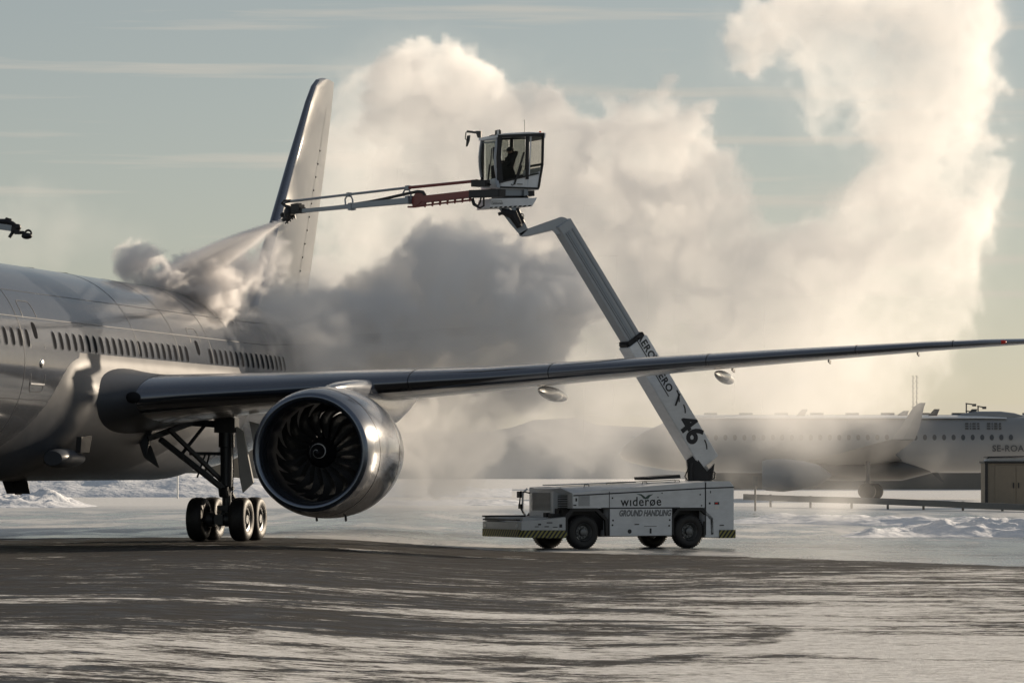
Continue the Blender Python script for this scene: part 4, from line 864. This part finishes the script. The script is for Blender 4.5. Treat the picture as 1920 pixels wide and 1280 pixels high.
    for fx in (7.0, 8.55):
        for cx, w_ in ((0, .28), (.34, .12), (.52, .28), (.86, .2)):
            for cz, h_ in ((0, .16), (.2, .12), (.36, .14)):
                z = 5.02+cz; y = -math.sqrt(max(0, 1-((z-zc)/(r*1.03))**2))*r-.012; b_.box(fx+cx, fx+cx+w_-.05, y-.015, y+.05, z, z+h_-.03)
    b_.build('flag_emblem', 'jet_dark', t)
    z = 3.62; lettering('registration', 'SE-ROA', 'jet_dark', t, (8.9, -r-.012, 3.45), (1, 0, 0), (0, 0, 1), .62, .02, .01, space=1.1)
    # snow lying along the crown of the fuselage
    b_ = MB(); b_.loft([[Vector((x, 1.1*math.cos(q), 5.82+.20*s_*math.sin(q)+dz)) for q in [math.pi*j/12 for j in range(13)]] for x, s_, dz in ((-12, .1, 0), (-9, 1, 0), (0, 1, 0), (8, 1, 0), (10, .6, -.03))], True); b_.build('snow_cap', 'mark_white', t, smooth=True)
far_jet()

# ------------------------------------------------------------------ buildings, posts, shed, rail
def boxhouse(name, label, x0, x1, y0, y1, z1, wallm, roofm, lip=.4, bumps=0):
    t = thing(name, label, 'building', ((x0+x1)/2, (y0+y1)/2, 0)); I = inv_of(t)
    b_ = MB(); b_.box(x0, x1, y0, y1, -.5, z1); b_.build('wall', wallm, t, inv=I)
    b_ = MB(); b_.prism([(x0-.3, y0-.3, z1+.003), (x1+.3, y0-.3, z1+.003), (x1+.3, y1, z1+.003), (x0-.3, y1, z1+.003)], (0, 0, lip)); b_.build('roof', roofm, t, bevel=.1, inv=I)
    for k in range(bumps):
        x = x0+(x1-x0)*(k+.5)/bumps; b_ = MB(); b_.box(x-.7, x+.7, y0+1, y0+2, z1+lip, z1+lip+.25); b_.build('roof_light', 'jet_dark', t, inv=I)
    return t
snow_m = mat('snow', (.74, .76, .80), .8, 0, 0, .08, .8, .12, 1.6)
M['snow'] = snow_m
a, b_ = P(1300, 0, 420), P(2100, 0, 420)
boxhouse('terminal', 'long low terminal with snow on its flat roof behind the parked jet', a.x, b_.x, 420, 440, 7.5, 'wall_far', 'snow', .55, 12)
a, b_ = P(-150, 0, 430), P(520, 0, 430)
h = boxhouse('hangar', 'long brown hangar seen low under the belly at the left', a.x, b_.x, 430, 460, 6.5, 'wall_far', 'snow')
I = inv_of(h)
for k in range(6):
    x = a.x+(b_.x-a.x)*(k+.6)/6.5; m_ = MB(); m_.box(x-1.6, x+1.6, 429.9, 430.1, 0, 3.4); m_.build('gate', 'shed', h, inv=I)

def shed():
    d = 218.; p0 = P(1848, 948, d); p1 = P(1945, 948, d); z0 = p0.z; z1 = P(0, 868, d).z; W_ = p1.x-p0.x
    t = thing('utility_shed', 'brown metal utility shed with double doors behind the right-hand snow pile', 'shed', (p0.x, d, z0))
    b_ = MB(); b_.box(.0, W_, 0, 2.2, -.6, z1-z0); b_.build('wall', 'shed', t, bevel=.02)
    b_ = MB(); b_.box(-.08, W_+.08, -.12, 2.3, z1-z0+.003, z1-z0+.12); b_.build('roof', 'black', t)
    b_ = MB(); b_.box(-.04, .12, -.06, -.003, -.3, z1-z0-.002); b_.build('corner_post', 'black', t)
    for x in (.52, 1.72):
        b_ = MB(); b_.box(x, x+1.17, -.03, .0, .1, z1-z0-.12); dr = b_.build('door', 'shed', t, bevel=.01)
        b_ = MB(); hx = x+1.02 if x < 1 else x+.1; b_.box(hx, hx+.06, -.08, -.032, 1.0, 1.3); b_.build('handle', 'dark', dr)
    b_ = MB(); b_.prism([(.05, .2, z1-z0+.124), (.35, .2, z1-z0+.35), (2.6, .2, z1-z0+.30), (2.5, .2, z1-z0+.124)], (0, 1.6, 0)); b_.build('roof_snow', 'snow', t, bevel=.05)
    b_ = MB(); b_.prism([(.1, -.1, z1-z0+.30), (2.9, -.1, z1-z0+.36), (2.9, -.1, z1-z0+.42), (.1, -.1, z1-z0+.38)], (0, 1.9, 0)); b_.build('canopy', 'dark', t)
shed()

def rail():
    t = thing('guard_rail', 'low steel guard rail running through the snow in front of the parked jet', 'guard rail', P(1620, 940, 212)); I = inv_of(t)
    pts = [P(1395, 931, 224), P(1500, 935, 220), P(1620, 938, 214), P(1760, 944, 209), P(1850, 948, 206), P(1960, 952, 202)]
    b_ = MB()
    for p, q in zip(pts, pts[1:]): b_.beam(p, q, .12, .34)
    b_.build('rail_beam', 'steel', t, inv=I)
    for k, px in enumerate((1445, 1520, 1597, 1665, 1732, 1806, 1880)):
        y = np.interp(px, [1395, 1850], [931, 948]); d = np.interp(px, [1395, 1850], [224, 206]); p = P(px, y, d); b_ = MB(); b_.box(p.x-.06, p.x+.06, p.y+.08, p.y+.2, -.4, p.z+.2); b_.build('rail_post', 'steel', t, inv=I)
rail()
def post(name, label, cat, px, y0, y1, d, r, extra=None, m='steel', group=None):
    a, b_ = P(px, y1, d), P(px, y0, d); t = thing(name, label, cat, (a.x, a.y, min(a.z, 0)), 0, group); I = inv_of(t)
    m_ = MB(); m_.tube([(a.x, a.y, min(a.z, 0)), b_], r, 8); m_.build('pole', m, t, inv=I)
    if extra: extra(t, I, b_)
post('sign_post', 'thin marker post standing in the snow just right of the truck', 'post', 1416, 893, 957, 200, .05, lambda t, I, q: MB().box(q.x-.12, q.x+.12, q.y-.04, q.y-.0, q.z-.5, q.z).build('plate', 'steel', t, inv=I))
post('lamp_post', 'slim pale lamp post in front of the hangar between belly and gear', 'lamp post', 333, 890, 935, 290, .07, lambda t, I, q: MB().beam(q, q+Vector((-.35, 0, .18)), .14, .14).build('lamp_head', 'mark_white', t, inv=I), 'mark_white')
post('short_post', 'short bright post behind the snow left of the black belly antenna', 'post', 53, 905, 930, 240, .05, None, 'mark_white')
for px, lab in ((1712, 'left one of two tall thin masts above the parked jet'), (1719, 'right one of two tall thin masts above the parked jet')):
    def lattice(t, I, q):
        m_ = MB()
        for k in range(14): z = q.z-.6*k; m_.beam((q.x-.18, q.y, z), (q.x+.18, q.y, z-.3), .05, .05)
        m_.build('rungs', 'steel', t, inv=I)
    post('mast', lab, 'mast', px, 704, 890, 450, .06, lattice, 'steel', 'tall thin masts beyond the terminal')
for px, top, lab in ((1812, 756, 'floodlight mast with cross arms left of the other short mast beyond the parked jet'), (1834, 761, 'floodlight mast with one arm right of the cross-armed mast beyond the parked jet')):
    def arms(t, I, q):
        m_ = MB()
        for z, w_ in ((0, .9), (-.9, 1.3)) if px < 1820 else ((0, .7),): m_.beam((q.x-.1, q.y, q.z+z), (q.x+w_, q.y, q.z+z-.15), .14, .14); m_.box(q.x+w_-.2, q.x+w_+.25, q.y-.2, q.y+.2, q.z+z-.35, q.z+z-.05)
        m_.build('lamp_arm', 'jet_dark', t, inv=I)
    post('floodlight_mast', lab, 'mast', px, top, 890, 460, .09, arms, 'jet_dark', 'floodlight masts beyond the terminal')

# ------------------------------------------------------------------ snow banks
from mathutils import noise as mn
def bank(name, label, pts, depth, hgt, seed, rough=.35, step=.25, cat='snow bank', freq=.8):
    """ridge of shovelled snow: pts are (x, y, crest height factor) along its foot"""
    xs = [p[0] for p in pts]; x0, x1 = xs[0], xs[-1]; n = max(8, int((x1-x0)/step)); m = max(8, int(depth/step)); vs = []; off = Vector((seed*7.3, seed*3.1, 0))
    for j in range(m+1):
        v = j/m
        for i in range(n+1):
            x = x0+(x1-x0)*i/n; yb = np.interp(x, xs, [p[1] for p in pts]); k = np.interp(x, xs, [p[2] for p in pts])
            y = yb+v*depth+.6*mn.noise(Vector((x*.5, v*3, 0))+off)
            prof = (min(1, v/.35))**.8*(1 if v < .5 else max(0, 1-(v-.5)/.5)**1.2)
            f = 1+rough*1.4*mn.fractal(Vector((x*freq, y*freq, 0))+off, .9, 2.1, 5)
            crag = abs(mn.noise(Vector((x*1.6, y*1.6, 3))+off))*rough
            vs.append(Vector((x, y, ground_z(x, y)-.03+hgt*k*prof*max(.15, f-crag*.8))))
    fs = [(j*(n+1)+i, j*(n+1)+i+1, (j+1)*(n+1)+i+1, (j+1)*(n+1)+i) for j in range(m) for i in range(n)]
    c = vs[0].copy(); me = bpy.data.meshes.new(name); me.from_pydata([tuple(v-c) for v in vs], [], fs); me.materials.append(snow_m)
    for p in me.polygons: p.use_smooth = True
    o = bpy.data.objects.new(name, me); o.location = c; col.objects.link(o); tag(o, label, cat, 'ploughed snow banks round the apron'); return o
bank('snow_bank', 'lumpy blue-shadowed snow pile in front of the utility shed', [(12.2, 141, 0), (13.4, 142, .55), (14.6, 143, .5), (16.0, 143, 1.0), (18.0, 143, 1.15), (20, 142, 1.0), (24, 141, .8)], 8, .55, 1, .4, .14)
bank('snow_bank', 'low flat snow ridge along the apron edge right of the truck', [(9.5, 172, 0), (11.5, 172, .7), (15, 168, .8), (18, 165, .75), (24, 160, .6)], 8, .50, 2, .25, .22)
bank('snow_bank', 'rough sunlit snow pile under the belly at the left edge', [(-38, 216, 1), (-31, 216, 1.0), (-28, 217, .85), (-26.2, 218, .9), (-25.0, 218, .25), (-24.2, 219, 0)], 14, .85, 3, .5, .22)
bank('snow_bank', 'long smooth snow bank in shade in front of the hangar', [(-60, 300, .9), (-36, 300, 1.1), (-28, 300, 1.2), (-20, 300, .9), (-10, 300, .7), (0, 300, .4)], 26, 1.5, 4, .2, .6, freq=.3)
bank('snow_bank', 'low sunlit snow ridge behind the steam between engine and truck', [(-14, 232, 0), (-8, 230, .6), (-1, 230, .7), (4, 232, .3), (8, 234, 0)], 12, .5, 5, .3, .35)

# distant wooded ridge
m_ = MB(); prof = [(-400, 6), (-160, 7), (-60, 9), (-30, 10), (0, 12), (15, 14), (30, 12), (60, 11), (160, 12), (400, 8)]
vs = []
for i in range(161):
    x = -400+5*i; z = np.interp(x, [p[0] for p in prof], [p[1] for p in prof])+1.6*mn.noise(Vector((x*.07, 0, 0)))+.9*mn.noise(Vector((x*.3, 2, 0)))
    vs.append([Vector((x, 900, -1)), Vector((x, 902, z*.8)), Vector((x, 908, z)), Vector((x, 1000, z*1.02)), Vector((x, 1100, -1))])
m_.loft(vs, False, closed=False); M['ridge'] = mat('snowy_wood', (.46, .46, .46), .9, 0, 0, .5, .05)
rd = m_.build('hills', 'ridge', None, smooth=True); rd['kind'] = 'structure'

# ------------------------------------------------------------------ steam (grids of vapour density)
rng = np.random.default_rng(7)
def wmat(n, c):
    t = np.linspace(0, c, n, endpoint=False)+1e-6; i = t.astype(int); f = t-i; W = np.zeros((n, c+3), np.float32); r = np.arange(n)
    W[r, i] = (1-f)**3/6; W[r, i+1] = (3*f**3-6*f**2+4)/6; W[r, i+2] = (-3*f**3+3*f**2+3*f+1)/6; W[r, i+3] = f**3/6
    return W
def noise3(n, size, scale):
    c = [max(1, int(math.ceil(s/scale))) for s in size]; L_ = rng.standard_normal([k+3 for k in c]).astype(np.float32)
    A = np.tensordot(wmat(n[0], c[0]), L_, (1, 0)); A = np.tensordot(A, wmat(n[1], c[1]), (1, 1)).transpose(0, 2, 1)
    return np.tensordot(A, wmat(n[2], c[2]), (2, 1))*1.7
def nstep(a, lo, hi):
    t = np.clip((a-lo)/(hi-lo), 0, 1); return t*t*(3-2*t)
def vapour_mat(name, colr, dens, g):
    m = bpy.data.materials.new(name); m.use_nodes = True; t = m.node_tree; t.nodes.clear()
    o = t.nodes.new('ShaderNodeOutputMaterial'); v = t.nodes.new('ShaderNodeVolumePrincipled')
    v.inputs['Color'].default_value = (*colr, 1); v.inputs['Density'].default_value = dens; v.inputs['Anisotropy'].default_value = g
    t.links.new(v.outputs[0], o.inputs['Volume']); return m
def vapour(name, lo, hi, vox, den_fn, m, label):
    lo = np.array(lo, float); hi = np.array(hi, float); n = tuple(int(k) for k in np.maximum(8, np.ceil((hi-lo)/vox).astype(int)+1)); hi = lo+(np.array(n)-1)*vox
    X, Y, Z = np.meshgrid(*[(lo[i]+vox*np.arange(n[i])).astype(np.float32) for i in range(3)], indexing='ij')
    den = den_fn(X, Y, Z, n, hi-lo).astype(np.float32)
    for ax in range(3):      # nothing may touch the walls of the grid
        s = [slice(None)]*3
        for e in (0, -1): s[ax] = e; den[tuple(s)] = 0
    src = bpy.data.meshes.new(name+'_samples'); src.vertices.add(den.size); at = src.attributes.new('vapour', 'FLOAT', 'POINT'); at.data.foreach_set('value', den.ravel())
    so = bpy.data.objects.new(name+'_samples', src)      # data only, never linked to the scene
    vd = bpy.data.volumes.new(name); vd.materials.append(m); vd.render.precision = 'FULL'; vd.render.clipping = 0; o = bpy.data.objects.new(name, vd); col.objects.link(o)
    ng = bpy.data.node_groups.new(name, 'GeometryNodeTree')
    ng.interface.new_socket('Geometry', in_out='INPUT', socket_type='NodeSocketGeometry'); ng.interface.new_socket('Geometry', in_out='OUTPUT', socket_type='NodeSocketGeometry')
    N = ng.nodes.new; L_ = ng.links.new
    go = N('NodeGroupOutput'); oi = N('GeometryNodeObjectInfo'); oi.inputs['Object'].default_value = so
    pos = N('GeometryNodeInputPosition')
    def vm(op, a, **k):
        q = N('ShaderNodeVectorMath'); q.operation = op; L_(a, q.inputs[0])
        if 'b' in k: q.inputs[1].default_value = k['b']
        if 's' in k: q.inputs['Scale'].default_value = k['s']
        return q
    q = vm('SUBTRACT', pos.outputs[0], b=lo); q = vm('SCALE', q.outputs[0], s=1/vox); q = vm('ADD', q.outputs[0], b=(.5, .5, .5)); q = vm('FLOOR', q.outputs[0]); q = vm('DOT_PRODUCT', q.outputs[0], b=(float(n[1]*n[2]), float(n[2]), 1.))
    na = N('GeometryNodeInputNamedAttribute'); na.data_type = 'FLOAT'; na.inputs['Name'].default_value = 'vapour'
    si = N('GeometryNodeSampleIndex'); si.data_type = 'FLOAT'; si.domain = 'POINT'; si.clamp = True
    L_(oi.outputs['Geometry'], si.inputs['Geometry']); L_(na.outputs[0], si.inputs['Value']); L_(q.outputs['Value'], si.inputs['Index'])
    vc = N('GeometryNodeVolumeCube'); vc.inputs['Min'].default_value = lo; vc.inputs['Max'].default_value = hi
    for k, a_ in enumerate('XYZ'): vc.inputs['Resolution '+a_].default_value = n[k]
    L_(si.outputs[0], vc.inputs['Density'])
    sm = N('GeometryNodeSetMaterial'); sm.inputs['Material'].default_value = m; L_(vc.outputs[0], sm.inputs[0]); L_(sm.outputs[0], go.inputs[0])
    md = o.modifiers.new('vapour', 'NODES'); md.node_group = ng
    o['kind'] = 'stuff'; o['label'] = label; o['category'] = 'steam'
    return o

# puffs: where each billow stands (photo column, row, radius in photo pixels, distance) and how thick it is
PUFFS = [(560, 690, 120, 149, .45), (600, 600, 105, 150, .4), (660, 340, 100, 153, .12), (690, 220, 80, 154, .10), (800, 185, 85, 151, .5), (740, 430, 110, 151, .16), (770, 290, 90, 152, .28), (880, 280, 100, 151, .4), (1000, 310, 110, 151, .4), (1110, 290, 100, 151, .45), (1210, 310, 105, 151, .5), (1290, 410, 100, 150, .42), (1180, 420, 110, 150, .36), (980, 430, 100, 150, .36),
         (850, 540, 115, 142, 1.05), (980, 560, 110, 142, 1.1), (780, 640, 110, 144, .6), (920, 660, 120, 143, .75), (1150, 560, 130, 149, .36), (1310, 550, 125, 150, .32), (1300, 680, 135, 150, .14), (1440, 590, 135, 152, .22), (1560, 520, 105, 153, .34), (1670, 450, 110, 154, .28), (1750, 340, 100, 155, .28), (1780, 230, 85, 156, .26), (1800, 340, 65, 155, .26),
         (1690, 130, 120, 157, .2), (1560, 50, 105, 157, .28), (1440, 60, 60, 158, .36), (1760, 20, 100, 158, .24), (1560, 160, 65, 158, .15), (1610, 620, 130, 153, .13), (1710, 560, 100, 153, .14), (1490, 690, 130, 152, .11), (1120, 700, 140, 148, .2), (830, 790, 110, 146, .4), (1660, 690, 90, 152, .14), (1760, 470, 80, 154, .26), (680, 760, 100, 149, .6), (600, 720, 70, 147, .6), (600, 650, 60, 143, .6), (680, 640, 70, 142, .7), (560, 660, 45, 141.5, .6), (610, 625, 50, 139.6, .8), (700, 640, 55, 139.8, .9), (800, 640, 55, 140.5, .9)]
LOW = [(790, 930, 110, 144), (880, 880, 130, 148), (960, 820, 130, 150), (1080, 800, 110, 152), (690, 930, 70, 142), (1330, 760, 90, 155), (1420, 760, 110, 157), (1480, 850, 85, 159), (1560, 770, 110, 160), (1640, 800, 90, 161), (1670, 900, 60, 160), (1520, 910, 70, 160), (1260, 790, 110, 156), (1180, 850, 80, 156), (960, 920, 80, 148), (1700, 720, 70, 158), (1430, 930, 55, 150), (1560, 945, 50, 154), (760, 960, 60, 140)]
def puff_field(X, Y, Z, n, size, puffs, warp, kk, sy=.8):
    Wx = noise3(n, size, warp)*.16*warp; Wz = noise3(n, size, warp)*.16*warp; acc = np.zeros(n, np.float32); wgt = np.zeros(n, np.float32)
    for (px, py, r, d, *th) in puffs:
        c = P(px, py, d); rr = r/F*d; q = np.sqrt((X+Wx-c.x)**2+((Y-c.y)*sy)**2+(Z+Wz-c.z)**2); e = np.exp(np.clip((rr-q)*kk, -30, 30)); acc += e; wgt += e*(th[0] if th else 1.)
    return np.log(acc+1e-9)/kk, wgt/(acc+1e-9)
def warped(A, n, size, scale, amp, vox):
    """field A dragged about by a slow swirl, so that billows curl"""
    idx = [np.arange(k, dtype=np.float32).reshape([-1 if a == q else 1 for q in range(3)]) for a, k in enumerate(n)]
    ps = [np.clip(idx[a]+noise3(n, size, scale)*(amp/vox), 0, n[a]-1.001) for a in range(3)]
    i0 = [p.astype(np.int32) for p in ps]; fr = [p-i for p, i in zip(ps, i0)]; out = np.zeros(n, np.float32)
    for dx in (0, 1):
        for dy in (0, 1):
            for dz in (0, 1):
                wq = (fr[0] if dx else 1-fr[0])*(fr[1] if dy else 1-fr[1])*(fr[2] if dz else 1-fr[2]); out += wq*A[i0[0]+dx, i0[1]+dy, i0[2]+dz]
    return out
def main_den(X, Y, Z, n, size):
    f, wg = puff_field(X, Y, Z, n, size, PUFFS, 2.6, 2.4); b_ = np.zeros(n, np.float32)
    for s, a in ((2.6, .75), (1.3, .62), (.66, .50), (.36, .42)): b_ += a*(.62-np.abs(noise3(n, size, s))*1.05)
    b_ = warped(b_, n, size, 1.6, .35, .14)
    g = f+b_-.15
    skin_ = nstep(g, .0, .16)*np.exp(-np.clip(g-.1, 0, 9)/.55)          # dense fresh rim of every billow
    fold = nstep(b_, .15, .75)                                            # denser folds inside
    inside = nstep(g, .0, .3)*(.16+.55*fold+.25*nstep(g, 1., 3.))
    body = (inside+(1.5-.5*nstep(X, 7., 13.))*skin_)*wg*(1-nstep(X, 1.5, 5.)*(1-nstep(Z, 2.0, 7.5)))
    fl, _ = puff_field(X, Y, Z, n, size, LOW, 2.6, 1.6); wisp = nstep(noise3(n, size, 2.4)*.7+noise3(n, size, 1.1)*.4, -.5, 1.4)
    low = nstep(fl+b_*.8, -.6, 1.6)*.30*wisp*nstep(Z, -.6, .6)
    veil = nstep(f+b_*1.3, -1.2, .6)*.02+.0001
    return np.clip(body+low+veil, 0, 5)*nstep(X, X.min(), X.min()+2.5)*nstep(-X, -X.max(), -X.max()+1.)
lo, hi = P(480, 985, 146), P(1965, -70, 150)
vapour('steam', (lo[0], 136.5, -.3), (hi[0], 164, hi[2]), .14, main_den, vapour_mat('steam_vapour', (.994, .992, .992), 1.2, .32), 'great billowing bank of steam rising behind the boom and drifting up to the right')

# spray hitting the fuselage, with the jet that feeds it
SPR = [(236, 486, 30, 124.3, 1.1), (270, 500, 34, 124.9, 1.2), (310, 530, 36, 125.3, 1.5), (350, 520, 36, 126.0, 1.2), (345, 575, 44, 125.7, 1.6), (380, 610, 34, 126.2, 1.6), (395, 640, 20, 126.5, 1.3), (400, 560, 52, 126.9, 1.2), (430, 520, 44, 127.8, 1.0), (430, 600, 30, 127.4, 1.0), (475, 495, 36, 128.7, .8), (500, 465, 24, 129.2, .6), (465, 550, 34, 128.6, .7), (400, 500, 36, 127.2, 1.1), (505, 520, 22, 129.4, .5), (520, 480, 18, 129.6, .5)]
def spray_den(X, Y, Z, n, size):
    f, wg = puff_field(X, Y, Z, n, size, SPR, .9, 3.6, .9); b_ = np.zeros(n, np.float32)
    for s, a in ((.9, .16), (.45, .28), (.23, .27), (.13, .22)): b_ += a*(.62-np.abs(noise3(n, size, s))*1.05)
    b_ = warped(b_, n, size, .8, .34, .065)
    g = f+b_-.20; cl = (nstep(g, 0, .22)*(.25+.5*nstep(b_, .0, .4)+.8*nstep(g, .2, 1.1)))*wg
    # the fan of fluid itself: a curved sheet falling from the nozzle, streaked along its flow
    N_ = P(532, 412, 129.); dx = N_.x-X; dz = N_.z-Z; k = 129./F
    up = np.interp(dx, np.array([0, 33, 73, 113, 153, 188, 215])*k, np.array([0, 12, 30, 50, 72, 96, 118])*k).astype(np.float32)
    spread = .05+np.clip(dx, 0, 4)*.78; q = (dz-up)/spread; yc = N_.y-np.clip(dx, 0, 4)*.95; th = .07+np.clip(dx, 0, 4)*.16
    ang = np.arctan2(dz, np.maximum(dx, .02)); st = np.interp(ang*14, np.arange(-30, 31), rng.standard_normal(61)).astype(np.float32)
    st2 = np.interp(ang*45, np.arange(-90, 91), rng.standard_normal(181)).astype(np.float32)
    fan = nstep(q, -.06, .04)*(1-nstep(q, .45, 1.05+.25*b_))*np.exp(-((Y-yc)/th)**2)*nstep(dx, -.02, .1)*(1-nstep(dx, 3.3, 4.0))
    jet_ = fan*np.clip(1.0+.30*st+.25*st2+.25*b_, .2, 2.2)*(1.35-.75*np.clip(q, 0, 1))*(2.0-.32*np.clip(dx, 0, 4))
    return np.clip(.75*cl+jet_, 0, 3)+.0001
a, b_ = P(195, 670, 126), P(560, 395, 129)
vapour('spray_mist', (a.x-.2, 122.6, a.z), (b_.x, 131.6, b_.z), .065, spray_den, vapour_mat('spray_vapour', (.97, .96, .96), 5.5, .5), 'dense mist and jet of hot fluid bursting over the fuselage roof from the nozzle')

# mist rolling forward over the rear fuselage
AFT = [(440, 690, 30, 129.5, .5), (475, 640, 44, 131, .8), (520, 610, 56, 132.5, 1.), (575, 640, 70, 134, 1.), (630, 690, 66, 135.5, 1.), (545, 700, 52, 132.5, .9), (480, 700, 34, 130.5, .7), (600, 580, 52, 135, .7), (505, 560, 34, 132, .5)]
def aft_den(X, Y, Z, n, size):
    f, wg = puff_field(X, Y, Z, n, size, AFT, 1.4, 2.6); b_ = np.zeros(n, np.float32)
    for s, a in ((1.4, .45), (.7, .40), (.36, .30)): b_ += a*(.62-np.abs(noise3(n, size, s))*1.05)
    b_ = warped(b_, n, size, 1.2, .35, .13); g = f+b_-.1
    return nstep(g, -.3, .9)*(.35+.65*nstep(b_, -.1, .5))*wg*.9+.0001
a, b_ = P(370, 760, 131), P(740, 500, 134)
vapour('rolling_steam', (a.x, 126.5, a.z), (b_.x, 139.5, b_.z), .13, aft_den, vapour_mat('rolling_vapour', (.99, .985, .98), 1.0, .4), 'bank of steam rolling over the rear fuselage below the tail fin')

# thin steam drifting at the left edge
LFT = [(40, 420, 50, 150, .6), (110, 450, 55, 150, .5), (60, 480, 45, 150, .4), (-40, 430, 70, 150, .6), (190, 440, 45, 150, .25), (130, 390, 40, 152, .2), (-60, 500, 70, 150, .5), (250, 470, 40, 150, .2)]
def left_den(X, Y, Z, n, size):
    f, wg = puff_field(X, Y, Z, n, size, LFT, 1.5, 3.0); b_ = np.zeros(n, np.float32)
    for s, a in ((1.4, .6), (.7, .4), (.35, .2)): b_ += a*(np.abs(noise3(n, size, s))-.5)
    return nstep(f+b_, -.5, 1.0)*.20*wg
a, b_ = P(-180, 600, 150), P(340, 300, 150)
vapour('drifting_steam', (a.x, 145, a.z), (b_.x, 156, b_.z), .17, left_den, vapour_mat('thin_vapour', (.99, .985, .98), 1.0, .6), 'thin wisps of steam drifting above the fuselage at the left')
